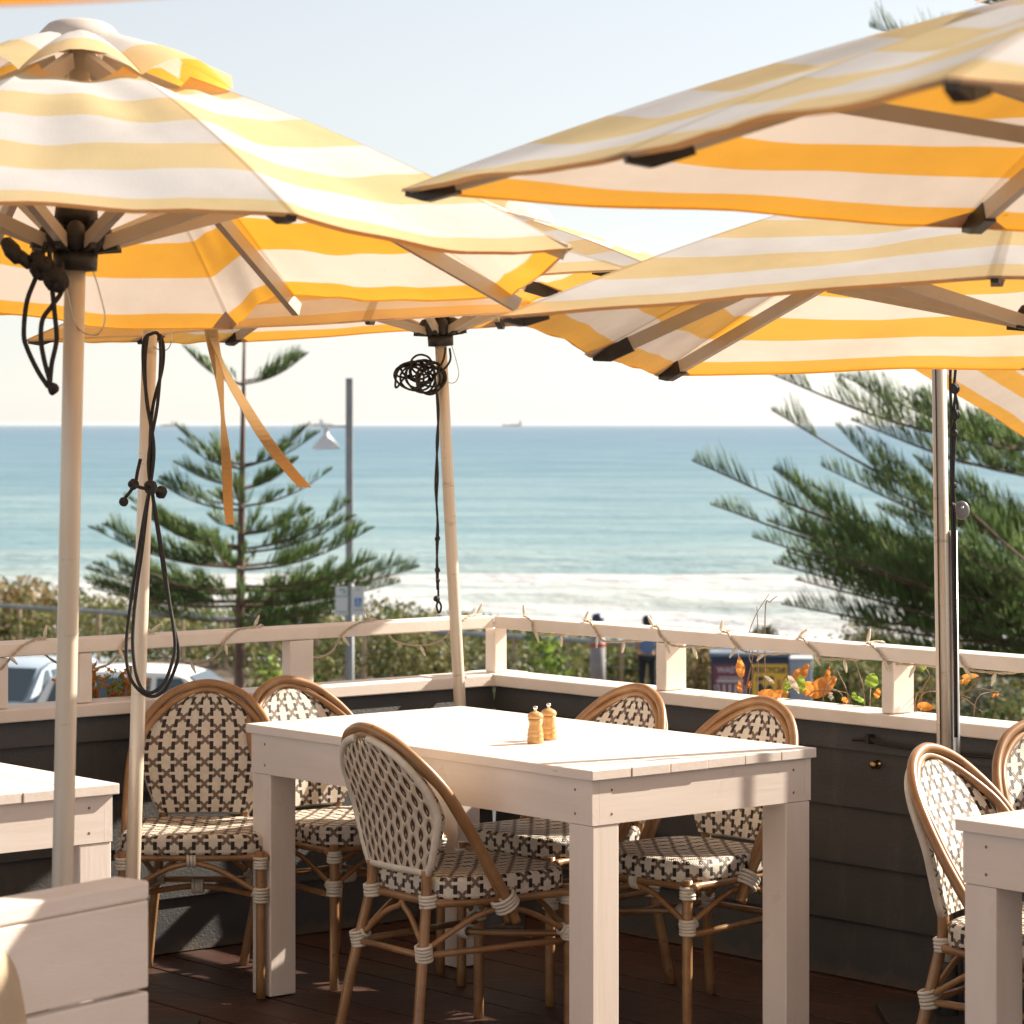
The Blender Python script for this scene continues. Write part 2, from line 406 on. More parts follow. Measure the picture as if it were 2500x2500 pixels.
# background materials
def leafmat(name, c1, c2, c3=None, scale=1.2, rough=0.6, tl=0.25):
    m = NT(name)
    n = m.noise(scale, 4, 0.6)
    c = m.ramp(n, [(0.3, c1), (0.55, c2), (0.75, c3 or c2)])
    b = m.n('BsdfPrincipled', Base_Color=c, Roughness=rough); b.inputs['Specular IOR Level'].default_value = 0.2
    tr = m.n('BsdfTranslucent', Color=c)
    return m.surf(m.n('MixShader', _0=tl, _1=b.outputs[0], _2=tr.outputs[0]))
M_scrub = leafmat('scrub_leaf', (0.13, 0.135, 0.05), (0.23, 0.22, 0.085), (0.40, 0.33, 0.17), 0.5)
M_bush1 = leafmat('bush_leaf_green', (0.045, 0.085, 0.022), (0.10, 0.15, 0.04), (0.16, 0.19, 0.06), 1.5)
M_bush2 = leafmat('bush_leaf_grey', (0.10, 0.115, 0.075), (0.17, 0.18, 0.12), (0.23, 0.23, 0.16), 1.5)
M_bush3 = leafmat('bush_leaf_olive', (0.11, 0.11, 0.035), (0.19, 0.17, 0.06), (0.30, 0.24, 0.11), 1.5)
M_drygrass = leafmat('dry_grass', (0.30, 0.21, 0.11), (0.38, 0.28, 0.15), None, 2)
M_pine = leafmat('pine_needle', (0.13, 0.205, 0.085), (0.23, 0.33, 0.125), (0.36, 0.44, 0.18), 1.6, 0.5, 0.5)
M_bark = simple('bark', (0.10, 0.060, 0.042), (0.19, 0.125, 0.09), 0.85, 9, 0.7, 30, 0.02, stretch=(1, 1, 0.4))
M_asph = simple('asphalt', (0.055, 0.055, 0.056), (0.085, 0.083, 0.08), 0.85, 0.6, 0.3, 40, 0.01)
def ground_mat():
    m = NT('coastal_ground')
    tc = m.n('TexCoord'); sep = m.n('SeparateXYZ', Vector=tc.outputs['Object'])
    n = m.noise(0.12, 5, 0.6); n2 = m.noise(1.4, 5, 0.65)
    y = m.math('ADD', sep.outputs[1], m.math('MULTIPLY', m.math('SUBTRACT', n, 0.5), 60))
    k = m.n('MapRange', Value=y, From_Min=95.0, From_Max=130.0).outputs[0]
    soil = m.ramp(n2, [(0.3, (0.075, 0.055, 0.038)), (0.7, (0.14, 0.10, 0.065))])
    sand = m.ramp(n2, [(0.3, (0.56, 0.46, 0.35)), (0.7, (0.66, 0.56, 0.44))])
    b = m.n('BsdfPrincipled', Base_Color=m.mix(k, soil, sand), Roughness=0.95)
    m.set(b.inputs['Normal'], m.bump(n2, 0.4, 0.05)); return m.surf(b)
M_ground = ground_mat()
def sea_mat():
    m = NT('sea_water')
    tc = m.n('TexCoord'); sep = m.n('SeparateXYZ', Vector=tc.outputs['Object'])
    Y = sep.outputs[1]
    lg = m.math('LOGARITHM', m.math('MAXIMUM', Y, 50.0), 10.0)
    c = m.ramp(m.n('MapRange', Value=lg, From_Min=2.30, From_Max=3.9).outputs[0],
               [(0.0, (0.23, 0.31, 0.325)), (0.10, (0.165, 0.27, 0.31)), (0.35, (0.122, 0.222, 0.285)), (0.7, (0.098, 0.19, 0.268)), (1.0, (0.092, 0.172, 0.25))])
    # wind streaks, wave faces
    w1 = m.noise(0.035, 4, 0.6, stretch=(0.35, 1, 1)); w2 = m.noise(0.12, 5, 0.65, stretch=(0.3, 1, 1)); w3 = m.noise(0.6, 4, 0.6, stretch=(0.4, 1, 1))
    wv = m.math('ADD', m.math('MULTIPLY', w1, 0.5), m.math('MULTIPLY', w2, 0.5))
    c = m.mix(m.n('MapRange', Value=wv, From_Min=0.43, From_Max=0.57).outputs[0], c, m.n('Mix', {'data_type': 'RGBA', 'blend_type': 'MULTIPLY'}, _0=1.0, _6=c, _7=(1.55, 1.30, 1.2, 1)).outputs[2])
    # foam: thick white water near the shore with gaps between breaker lines
    wob = m.math('MULTIPLY', m.math('SUBTRACT', m.noise(0.02, 3, 0.5, stretch=(1, 0.15, 1)), 0.5), 60)
    yy = m.math('ADD', Y, wob)
    f1 = m.noise(0.16, 6, 0.7, stretch=(0.35, 1, 1)); f2 = m.noise(0.05, 5, 0.6, stretch=(0.22, 1, 1))
    zone = m.n('MapRange', Value=yy, From_Min=212.0, From_Max=262.0).outputs[0]
    thr = m.math('ADD', m.math('MULTIPLY', zone, 0.55), 0.34)
    fo = m.math('ADD', m.math('MULTIPLY', f1, 0.45), m.math('MULTIPLY', f2, 0.55))
    foam = m.n('MapRange', Value=m.math('SUBTRACT', fo, thr), From_Min=0.0, From_Max=0.10).outputs[0]
    bands = m.math('SINE', m.math('MULTIPLY', m.math('ADD', yy, m.math('MULTIPLY', f2, 22)), 0.36))
    gap = m.n('MapRange', Value=m.math('ADD', bands, m.math('MULTIPLY', m.math('SUBTRACT', f1, 0.5), 2.2)), From_Min=0.25, From_Max=0.9).outputs[0]
    foam = m.math('MULTIPLY', foam, m.math('SUBTRACT', 1.0, m.math('MULTIPLY', gap, 0.8)))
    c = m.mix(foam, c, (0.52, 0.525, 0.53))
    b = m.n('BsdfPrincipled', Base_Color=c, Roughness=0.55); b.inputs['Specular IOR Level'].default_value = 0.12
    hb = m.math('ADD', m.math('MULTIPLY', w2, 1.0), m.math('MULTIPLY', w3, 0.35))
    m.set(b.inputs['Normal'], m.bump(hb, 0.8, 3.0)); return m.surf(b)
M_sea = sea_mat()

# ================================================================== THE SETTING
GZ = -4.0; SEA = -10.42
def ground_h(x, y):
    h = GZ
    if y > 60: h = GZ
    if y > 68: h = GZ - (y - 68) * 0.105
    h += 0.25 * noise.noise(Vector((x * 0.12, y * 0.12, 3))) * (1 if y > 62 else 0.0)
    return max(h, SEA - 1.5)
g = MB()
ys = [-60, -10, 20, 40, 58] + [60 + 2 * i for i in range(10)] + [80 + 6 * i for i in range(17)] + [400]
xs = [-3000, -400, -120] + [-60 + 4 * i for i in range(31)] + [120, 400, 3000]
for y in ys:
    for x in xs: g.vert((x, y, ground_h(x, y)))
nx = len(xs)
for j in range(len(ys) - 1):
    for i in range(nx - 1):
        g.face((j * nx + i, j * nx + i + 1, (j + 1) * nx + i + 1, (j + 1) * nx + i), 0, True)
tag(g.build('ground', M_ground), None, None, kind='structure')
g = MB(); n0 = len(g.v)
road = [(-40, 34), (40, 22), (40, 46), (-40, 58)]
for x, y in road: g.vert((x, y, GZ + 0.006))
g.face((0, 1, 2, 3)); tag(g.build('car_park_road', M_asph), None, None, kind='structure')
g = MB()
g.bar((-40, 58.2, GZ + 0.075), (40, 46.2, GZ + 0.075), 0.3, 0.15)
tag(g.build('kerb', simple('kerb_concrete', (0.34, 0.32, 0.29), (0.42, 0.40, 0.36), 0.9, 4)), None, None, kind='structure')

# sea: a sheet to the horizon, with real swells where the surf breaks
g = MB()
ys = [118 + 3.0 * i for i in range(56)] + [300, 340, 400, 500, 700, 1000, 1600, 3000, 6000, 12000, 30000, 60000, 90000]
def swell(x, y):
    a = max(0.0, min(1.0, (285 - y) / 60)) * max(0.0, min(1.0, (y - 140) / 30))
    ph = y * 0.30 + 2.4 * noise.noise(Vector((x * 0.02, y * 0.02, 0)))
    s_ = 0.5 + 0.5 * math.sin(ph)
    return SEA + a * (0.75 * s_ ** 3 + 0.35 * noise.noise(Vector((x * 0.09, y * 0.22, 5))))
for y in ys:
    hw = max(90, y * 0.6)
    for i in range(61):
        x = -hw + 2 * hw * i / 60
        g.vert((x, y, swell(x, y) if y < 300 else SEA))
for j in range(len(ys) - 1):
    for i in range(60):
        g.face((j * 61 + i, j * 61 + i + 1, (j + 1) * 61 + i + 1, (j + 1) * 61 + i), 0, True)
tag(g.build('sea', M_sea), None, None, kind='structure')

# terrace deck (boards run along the right wall)
g = MB()
bw = 0.138
for k in range(-1, 66):
    b0 = -0.10 + k * bw
    c = T(3.2, b0 + bw / 2, -0.0125)
    off = 0.001 * ((k * 7) % 3)
    g.box(c - Vector((0, 0, off)), (7.4, bw - 0.006, 0.025), Matrix.Rotation(AN, 3, 'Z'))
deck = g.build('deck', M_deck, bevel=0.002); tag(deck, None, None, kind='structure')
g = MB(); g.box(T(3.2, 4.3, -2.07), (7.6, 9.3, 4.0), Matrix.Rotation(AN, 3, 'Z'))
tag(g.build('terrace_base', M_wall), None, None, kind='structure')

# walls with capping, posts and handrail ------------------------------------------------
RT = Matrix.Rotation(AN, 3, 'Z')
def wallbox(mb, a0, a1, b0, b1, z0, z1, mat=0):
    mb.box(T((a0 + a1) / 2, (b0 + b1) / 2, (z0 + z1) / 2), (abs(a1 - a0), abs(b1 - b0), z1 - z0), RT, mat)
def boards(horizontal_along, length, start):
    """lapped boards: each one a wedge, proud at its lower edge; along a (inner face b=0) or along b (inner face a=0)"""
    mb = MB(); z = 0.004; h = 0.163; i = 0
    while z < 0.72:
        z1 = min(z + h, 0.724)
        pr = [(-0.012, z), (0.007, z), (-0.006, z1), (-0.012, z1)]
        q = []
        for t in (start, start + length):
            for d, zz in pr: q.append(T(t, d, zz) if horizontal_along == 'a' else T(d, t, zz))
        b = len(mb.v); mb.v += [tuple(p) for p in q]
        for k in range(4):
            k2 = (k + 1) % 4; mb.face((b + k, b + k2, b + 4 + k2, b + 4 + k))
        mb.face((b, b + 3, b + 2, b + 1)); mb.face((b + 4, b + 5, b + 6, b + 7))
        z = z1 - 0.0005; i += 1
    if horizontal_along == 'a': wallbox(mb, start, start + length, -0.11, -0.0125, -0.05, 0.724)
    else: wallbox(mb, -0.11, -0.0125, start, start + length, -0.05, 0.724)
    return mb
LR, LL = 6.2, 5.2
wr = thing('terrace_wall', 'charcoal weatherboard terrace wall with white rails, on the right behind the table, facing the sea', 'wall', T(0, 0), 0)
def wpart(mb, name, mat, root, bevel=0, base=None):
    o = mb.build(name, mat, bevel=bevel); base = base or root
    o.parent = root; o.matrix_parent_inverse = Matrix.Identity(4)
    for v in o.data.vertices: v.co -= root.location
    return o
wpart(boards('a', LR, 0.0), 'cladding', M_wall, wr)
mb = MB(); wallbox(mb, 0.02, LR, -0.125, 0.018, 0.727, 0.765); wpart(mb, 'cap_rail', M_rail, wr, 0.004)
mb = MB(); wallbox(mb, 0.0, LR, -0.092, 0.003, 0.914, 0.954); wpart(mb, 'handrail', M_rail, wr, 0.004)
for a in (0.79, 1.72, 2.62, 3.55, 4.5):
    mb = MB(); wallbox(mb, a - 0.0225, a + 0.0225, -0.088, -0.002, 0.767, 0.912); wpart(mb, 'post', M_rail, wr, 0.003)
k = MB(); rk = Matrix(((DL.x, DR.x, 0), (DL.y, DR.y, 0), (0, 0, 1))) @ Matrix.Rotation(R(90), 3, 'Y')
kp = P(2050, 1895, 8.05); kb = (kp - C0).dot(DR)
k.lathe([(0.013, 0), (0.013, 0.003), (0.007, 0.005), (0.007, 0.012), (0.011, 0.015), (0.0125, 0.021), (0.009, 0.027), (0.002, 0.029)], T(kb, -0.004, 0.62), 16, 0, Matrix(((DL.x, 0, DL.x), (DL.y, 0, DL.y), (0, 1, 0))) if False else Vector((0, 0, 1)).rotation_difference(DL).to_matrix())
wpart(k, 'hook_knob', M_brass, wr)
wl = thing('terrace_wall', 'charcoal weatherboard terrace wall with white rails, on the left behind the two chairs, facing the cars', 'wall', T(0, 0), 0)
wpart(boards('b', LL, 0.006), 'cladding', M_wall, wl)
mb = MB(); wallbox(mb, -0.125, 0.016, 0.02, LL, 0.727, 0.765); wpart(mb, 'cap_rail', M_rail, wl, 0.004)
mb = MB(); wallbox(mb, -0.092, 0.002, 0.005, LL, 0.914, 0.954); wpart(mb, 'handrail', M_rail, wl, 0.004)
mb = MB(); wallbox(mb, -0.127, 0.0195, -0.127, 0.0195, 0.726, 0.767); wpart(mb, 'corner_block', M_rail, wl, 0.003)
mb = MB(); wallbox(mb, -0.055, -0.005, -0.055, -0.005, 0.768, 0.913); wpart(mb, 'post', M_rail, wl, 0.003)
for b, wd in ((0.776, 0.045), (1.554, 0.022), (1.834, 0.022), (2.7, 0.045), (3.6, 0.045)):
    mb = MB(); wallbox(mb, -0.046, -0.002, b - wd, b + wd, 0.767, 0.912); wpart(mb, 'post', M_rail, wl, 0.003)

# ================================================================== TABLES
def make_table(name, label, a0, a1, b0, b1, ends=True):
    L, W = a1 - a0, b1 - b0; H = 0.75
    t = thing(name, label, 'table', T((a0 + a1) / 2, (b0 + b1) / 2), ROT_T, 'white painted timber tables')
    mb = MB(); n = 6; pw = W / n
    for i in range(n):
        dx = (rnd.random() - 0.5) * 0.004
        mb.box((dx, -W / 2 + (i + 0.5) * pw, H - 0.0125 + (rnd.random() - .5) * 0.0008), (L, pw - 0.0022, 0.025))
    mb.build('tabletop', M_table, t, bevel=0.0022)
    ins = 0.012; ah = 0.108; z = H - 0.0265 - ah / 2; th = 0.022
    for sy in (-1, 1):
        mb = MB(); mb.box((0, sy * (W / 2 - ins - th / 2), z), (L - 2 * ins, th, ah))
        for sx in (-1, 1):
            for dz in (-0.03, 0.028):
                mb.lathe([(0.0038, 0), (0.003, 0.0006)], (sx * (L / 2 - 0.075), sy * (W / 2 - ins) , z + dz), 8, 1, Matrix.Rotation(R(-90 * sy), 3, 'X'))
        mb.build('apron', [M_table, M_screw], t)
    for sx in (-1, 1):
        mb = MB(); mb.box((sx * (L / 2 - ins - th / 2), 0, z), (th, W - 2 * ins - 2 * th - 0.001, ah))
        for sy in (-1, 1):
            for dz in (-0.03, 0.028):
                mb.lathe([(0.0038, 0), (0.003, 0.0006)], (sx * (L / 2 - ins), sy * (W / 2 - 0.075), z + dz), 8, 1, Matrix.Rotation(R(90 * sx), 3, 'Y'))
        mb.build('apron', [M_table_y, M_screw], t)
    lw = 0.086
    for sx in (-1, 1):
        for sy in (-1, 1):
            mb = MB(); zt = H - 0.027 - ah
            mb.box((sx * (L / 2 - ins - 0.002 - lw / 2), sy * (W / 2 - ins - 0.002 - lw / 2), zt / 2 + 0.001), (lw, lw, zt - 0.004))
            mb.build('leg', M_table_z, t, bevel=0.003)
    return t
M_screw = simple('rusty_screw', (0.22, 0.14, 0.09), None, 0.6)
make_table('dining_table', 'white timber dining table in the middle with two wooden mills on it', 0.642, 2.085, 0.662, 1.438)
make_table('dining_table', 'white timber table cut off by the left edge of the photo, behind the white bench', 0.10, 1.554, 2.428, 3.20)
make_table('dining_table', 'white timber table cut off by the right edge of the photo', 3.20, 4.64, 0.63, 1.41)

# ================================================================== CHAIRS
def seat_outline(n=56, k=1.0):
    pts = []
    for i in range(n):
        a = 2 * math.pi * i / n
        c, s_ = math.cos(a), math.sin(a); e = 0.42
        x = math.copysign(abs(c) ** e, c); y = math.copysign(abs(s_) ** e, s_)
        hw = 0.198 + 0.014 * y
        pts.append((x * hw * k, y * 0.20 * k))
    return pts
def make_chair(label, M=None):
    t = thing('bistro_chair', label, 'chair', (0, 0, 0), 0, 'woven cane bistro chairs')
    # seat
    mb = MB(); n = 56
    prof = [(0.0001, 0.447), (0.35, 0.449), (0.65, 0.451), (0.88, 0.452), (0.955, 0.4505), (0.99, 0.445), (1.0, 0.436), (1.0, 0.406), (0.99, 0.398), (0.95, 0.395), (0.4, 0.395)]
    rings = []; dist = 0; drop = [0]
    for i in range(1, len(prof)):
        drop.append(drop[-1] + (math.hypot(0, prof[i][1] - prof[i - 1][1]) if i > 3 else 0))
    out = seat_outline(n); peri = [0]
    for i in range(n):
        p, q = out[i], out[(i + 1) % n]; peri.append(peri[-1] + math.hypot(p[0] - q[0], p[1] - q[1]))
    for k_, z in prof:
        rings.append([mb.vert((x * k_, y * k_, z - 0.007 * (1 - min(1, abs(y * k_) / 0.2 + abs(x * k_) / 0.2)) )) for x, y in out])
    for i in range(len(prof) - 1):
        for j in range(n):
            j2 = (j + 1) % n
            f = (rings[i][j], rings[i + 1][j], rings[i + 1][j2], rings[i][j2])
            if i < 4: uv = [(mb.v[q][0], mb.v[q][1]) for q in f]
            else:
                pj, pj2 = peri[j], peri[j + 1]
                uv = [(pj, -drop[i] + 0.0145), (pj, -drop[i + 1] + 0.0145), (pj2, -drop[i + 1] + 0.0145), (pj2, -drop[i] + 0.0145)]
            mb.face(f, 0, True, uv)
    mb.face(rings[-1], 1)
    mb.build('seat', [M_weave, M_black], t)
    # arch of two canes
    def arch(off):
        w_ = 0.205 - off
        pts = [(-w_ - 0.004, 0.002 - off * 0.6, 0.330), (-w_ - 0.004, -0.030 - off * .5, 0.395), (-w_ - 0.006, -0.096, 0.50), (-w_ - 0.004, -0.162, 0.60), (-w_ + 0.010, -0.214, 0.68),
               (-w_ + 0.050, -0.265, 0.748 - off * .55), (-w_ + 0.114, -0.302, 0.800 - off * 0.9), (0, -0.318, 0.823 - off)]
        pts += [(-x, y, z) for x, y, z in pts[:-1][::-1]]
        return crom(pts, 7)
    MB().tube(arch(0.0), 0.0125, 10).build('arch', M_cane, t)
    MB().tube(arch(0.0185), 0.0100, 10).build('inner_arch', M_cane, t)
    # woven back panel (front and reverse layers, wrapped sides)
    z0, z1 = 0.462, 0.7955
    def hw(z):
        if z > 0.60:
            top = 0.797; q = max(0.0, min(1.0, (z - 0.60) / (top - 0.60)))
            return 0.180 * math.sqrt(max(0.0, 1 - q ** 2.35)) + 0.001
        return 0.128 + (0.180 - 0.128) * ((z - z0) / (0.60 - z0)) ** 0.85
    def yb(x, z): return -0.192 - 0.020 * (z - z0) / 0.138 * (z < 0.6) - (0.020 + 0.092 * ((z - 0.6) / 0.19) ** 1.2 if z >= 0.6 else 0) - 0.026 * (1 - (x / 0.18) ** 2) * (1 - 0.6 * max(0, (z - .7) / .1))
    ZS = [z0 + (z1 - z0) * (1 - (1 - i / 22) ** 1.6) for i in range(23)]
    mb = MB()
    def fr(u, v):
        z = ZS[int(round(v * 22))]; x = (2 * u - 1) * hw(z); return (x, yb(x, z) + 0.013, z)
    def bk(u, v):
        z = ZS[int(round(v * 22))]; x = (2 * u - 1) * hw(z); return (x, yb(x, z) - 0.010, z)
    def uvf(u, v):
        z = ZS[int(round(v * 22))]; return ((2 * u - 1) * (0.5 * hw(z) + 0.5 * 0.165), z - z0 + 0.014)
    mb.grid(fr, 16, 22, 0, True, uvf, flip=True)
    mb.grid(bk, 16, 22, 1, True, uvf)
    for sx in (0, 1):
        b = len(mb.v); acc = 0
        for i, z in enumerate(ZS):
            for f_ in (fr(sx, i / 22), bk(sx, i / 22)): mb.v.append(f_)
        for i in range(22):
            q = (b + 2 * i, b + 2 * i + 1, b + 2 * i + 3, b + 2 * i + 2)
            uv = [(0, ZS[i]), (1, ZS[i]), (1, ZS[i + 1]), (0, ZS[i + 1])]
            mb.face(q if sx else q[::-1], 2, True, uv if sx else uv[::-1])
    b = len(mb.v)
    for i in range(17):
        mb.v.append(fr(i / 16, 0)); mb.v.append(bk(i / 16, 0))
    for i in range(16): mb.face((b + 2 * i, b + 2 * i + 1, b + 2 * i + 3, b + 2 * i + 2), 2, True, [(0, i * .017), (1, i * .017), (1, i * .017 + .017), (0, i * .017 + .017)])
    mb.build('backrest', [M_weave, M_weaveb, M_wrap], t)
    rim = [(hw(z), yb(hw(z), z) - 0.006, z) for z in ZS]
    rim = [(x * 0.985, y, z) for x, y, z in rim]
    path = rim[::-1] + [(x, yb(x, z0) - 0.006, z0 + 0.002) for x in (0.06, 0, -0.06)] + [(-x, y, z) for x, y, z in rim]
    MB().tube(path, 0.0105, 8, closed=False).build('back_binding', M_lash, t)
    # legs
    for s_ in (-1, 1):
        MB().tube(crom([(s_ * 0.19, 0.187, 0.0), (s_ * 0.19, 0.187, 0.2), (s_ * 0.188, 0.184, 0.405)], 4), 0.0135, 10).build('leg', M_cane, t)
        MB().tube(crom([(s_ * 0.170, -0.285, 0.0), (s_ * 0.148, -0.250, 0.20), (s_ * 0.122, -0.216, 0.38), (s_ * 0.117, -0.211, 0.43), (s_ * 0.117, -0.2115, 0.468)], 5), 0.0135, 10).build('leg', M_cane, t)
    rail = crom([(-0.175, 0.178, 0.388), (0.175, 0.178, 0.388), (0.196, 0.15, 0.388), (0.188, -0.02, 0.388), (0.155, -0.165, 0.388), (0.115, -0.195, 0.388), (-0.115, -0.195, 0.388), (-0.155, -0.165, 0.388), (-0.188, -0.02, 0.388), (-0.196, 0.15, 0.388)], 5, True)
    MB().tube(rail, 0.011, 8, closed=True).build('seat_rail', M_cane, t)
    def vee(p, top, q):
        p, top, q = Vector(p), Vector(top), Vector(q)
        return crom([p, p.lerp(top, 0.6) + Vector((0, 0, 0.01)), p.lerp(top, 0.92), top + Vector((0, 0, 0.004)), q.lerp(top, 0.92), q.lerp(top, 0.6) + Vector((0, 0, 0.01)), q], 5)
    zl = 0.290
    MB().tube(vee((-0.186, 0.182, zl), (0, 0.18, 0.378), (0.186, 0.182, zl)), 0.0078, 8).build('brace', M_cane, t)
    MB().tube(vee((-0.138, -0.232, 0.275), (0, -0.20, 0.372), (0.138, -0.232, 0.275)), 0.0078, 8).build('brace', M_cane, t)
    for s_ in (-1, 1):
        MB().tube(vee((s_ * 0.188, 0.178, zl), (s_ * 0.19, -0.035, 0.372), (s_ * 0.140, -0.232, 0.275)), 0.0078, 8).build('brace', M_cane, t)
        MB().tube([(s_ * 0.186, 0.180, 0.262), (s_ * 0.141, -0.236, 0.262)], 0.0088, 8).build('stretcher', M_cane, t)
    MB().tube([(-0.138, -0.238, 0.262), (0.138, -0.238, 0.262)], 0.0088, 8).build('stretcher', M_cane, t)
    MB().tube(crom([(-0.186, 0.180, 0.280), (-0.08, 0.05, 0.28), (0, 0.0, 0.28), (0.08, 0.05, 0.28), (0.186, 0.180, 0.280)], 6), 0.0085, 8).build('stretcher', M_cane, t)
    # white lashings
    def lash(c, d, r, n=4, gap=0.0085, th=0.0046):
        mb = MB(); d = Vector(d).normalized(); x = d.orthogonal().normalized(); y = d.cross(x); c = Vector(c)
        for i in range(n):
            o = c + d * (i - (n - 1) / 2) * gap; tilt = 0.12 * (rnd.random() - .5)
            mb.tube([o + (x * math.cos(a) + y * math.sin(a)) * r + d * (math.cos(a) * tilt * r) for a in [2 * math.pi * k_ / 14 for k_ in range(14)]], th, 6, closed=True)
        mb.build('lashing', M_lash, t)
    for s_ in (-1, 1):
        lash((s_ * 0.190, 0.186, 0.284), (0, 0, 1), 0.0185, 5)
        lash((s_ * 0.180, 0.182, 0.290), (s_ * -1, 0, 0.55), 0.0125, 3)
        lash((s_ * 0.188, 0.170, 0.290), (0, -1, 0.55), 0.0125, 3)
        lash((s_ * 0.189, 0.185, 0.372), (0, 0, 1), 0.0175, 4)
        lash((s_ * 0.140, -0.236, 0.268), (s_ * 0.1, -.18, 1), 0.019, 5)
        lash((s_ * 0.130, -0.228, 0.280), (-s_, 0.2, 0.8), 0.0125, 3)
        lash((s_ * 0.120, -0.208, 0.392), (0, -.1, 1), 0.020, 4)
        lash((s_ * 0.199, -0.028, 0.384), (0, -0.55, 0.8), 0.031, 4, 0.010)
        lash((s_ * 0.194, -0.030, 0.374), (0, 1, 0.1), 0.017, 3)
    lash((0, 0.0, 0.28), (1, 0, 0), 0.0165, 4)
    lash((0, 0.176, 0.383), (1, 0, 0), 0.0195, 3)
    return t
def set_thing(o, pos, face):
    o.location = (pos[0], pos[1], 0); o.rotation_euler = (0, 0, math.atan2(face[1], face[0]) - math.pi / 2)
proto = make_chair('woven bistro chair facing the viewer behind the thin white pole, left of the middle table')
set_thing(proto, (-0.885, 8.13), (0.02, -1))
def ang(d): return (math.cos(R(d)), math.sin(R(d)))
chairs = [(T(0.575, 1.03), (DR.x, DR.y), 'woven bistro chair at the far left end of the middle table, half hidden by it'),
          (T(1.50, 1.350), ang(38), 'woven bistro chair in front of the middle table, seen from behind with brown cane arch'),
          (T(1.13, 0.72), (DL.x, DL.y), 'woven bistro chair behind the two wooden mills, nearer the wall corner'),
          (T(1.655, 0.725), ang(-137), 'woven bistro chair by the right wall under the big orange leaves'),
          ((1.225, 6.57), ang(-36), 'woven bistro chair at the left end of the right-hand table, seen side-on'),
          ((1.475, 7.05), ang(-62), 'woven bistro chair cut off by the right edge of the photo, by the wall')]
for pos, fc, lab in chairs:
    c = copy_tree(proto); c['label'] = lab; set_thing(c, pos, fc)

# ================================================================== BENCH, CUSHION, MILLS
bd = Vector((0.59, 0.81, 0)).normalized(); bn = Vector((bd.y, -bd.x, 0))      # bn points to the sitter's side
be = P(337, 2155, 4.62); be.z = 0
bench = thing('bench', 'white slatted timber bench in the lower left corner with a beige cushion against it', 'bench', be, math.atan2(bd.y, bd.x))
mb = MB(); Lb = 1.7
for i, (z0, z1) in enumerate(((0.40, 0.535), (0.541, 0.676), (0.682, 0.822))):
    mb.box((-Lb / 2, -0.012, (z0 + z1) / 2), (Lb, 0.024, z1 - z0))
mb.build('backrest', M_white, bench, bevel=0.004)
MB().box((-Lb / 2 - 0.01, 0.012, 0.838), (Lb + 0.02, 0.075, 0.03)).build('top_rail', M_white, bench, bevel=0.005)
for x in (-0.03, -Lb + 0.03):
    MB().box((x, 0.0215, 0.41), (0.06, 0.042, 0.818)).build('leg', M_white, bench, bevel=0.003)
    MB().box((x, -0.47, 0.19), (0.06, 0.05, 0.38)).build('leg', M_white, bench, bevel=0.003)
mb = MB()
for k_ in range(4): mb.box((-Lb / 2, -0.08 - k_ * 0.12, 0.397), (Lb, 0.112, 0.03))
mb.build('seat', M_white, bench, bevel=0.003)
def cushion_mesh(w_, h_, d_):
    mb = MB(); n = 18
    def f(sg):
        def q(u, v):
            x, z = 2 * u - 1, 2 * v - 1
            pin = 1 - 0.10 * (1 - abs(x) ** 2) * abs(z) ** 3; pin2 = 1 - 0.10 * (1 - abs(z) ** 2) * abs(x) ** 3
            t_ = max(0, (1 - abs(x) ** 2.6)) ** 0.55 * max(0, (1 - abs(z) ** 2.6)) ** 0.55
            wr = 0.006 * math.sin(x * 9 + z * 6) * t_
            return (x * w_ / 2 * pin2, sg * (d_ / 2 * t_ + wr), z * h_ / 2 * pin)
        return q
    mb.grid(f(1), n, n, 0, True, flip=True); mb.grid(f(-1), n, n, 0, True)
    return mb
cu = cushion_mesh(0.40, 0.40, 0.15).build('cushion', M_linen)
cp = P(-55, 2262, 4.36); cu.location = Vector((cp.x - 0.012, cp.y - 0.03, 0.665)) - bd * 0.085 + bn * 0.012
cu.rotation_euler = (R(-14), R(4), math.atan2(bd.y, bd.x))
tag(cu, 'beige linen cushion leaning on the white bench', 'cushion')
def mill(px, py, Y, label, s_=1.0):
    p = P(px, py, Y); p.z = 0.7505
    t = thing('pepper_mill', label, 'mill', p, 0.3, 'turned wooden salt and pepper mills')
    MB().lathe([(r * s_, z * s_) for r, z in [(0.001, 0), (0.0205, 0), (0.0215, 0.004), (0.0215, 0.014), (0.0195, 0.016), (0.0215, 0.019), (0.0208, 0.026), (0.0185, 0.028), (0.0205, 0.031), (0.019, 0.036), (0.0162, 0.046), (0.0165, 0.054), (0.0195, 0.062), (0.001, 0.0625)]], seg=28).build('body', M_beech, t)
    MB().lathe([(r * s_, z * s_) for r, z in [(0.001, 0.063), (0.0185, 0.063), (0.0212, 0.067), (0.0205, 0.072), (0.0175, 0.0765), (0.011, 0.080), (0.0055, 0.0825), (0.001, 0.083)]], seg=28).build('cap', M_beech, t)
    MB().lathe([(r * s_, z * s_) for r, z in [(0.0035, 0.083), (0.0042, 0.085), (0.0032, 0.0865), (0.0062, 0.0905), (0.0058, 0.0945), (0.001, 0.0965)]], seg=16).build('knob', M_steel, t)
    return t
mill(1307, 1795, 7.52, 'turned wooden mill with steel knob, the nearer left one of the pair on the table')
mill(1339.5, 1790, 7.60, 'turned wooden mill with steel knob, the farther right one of the pair on the table')

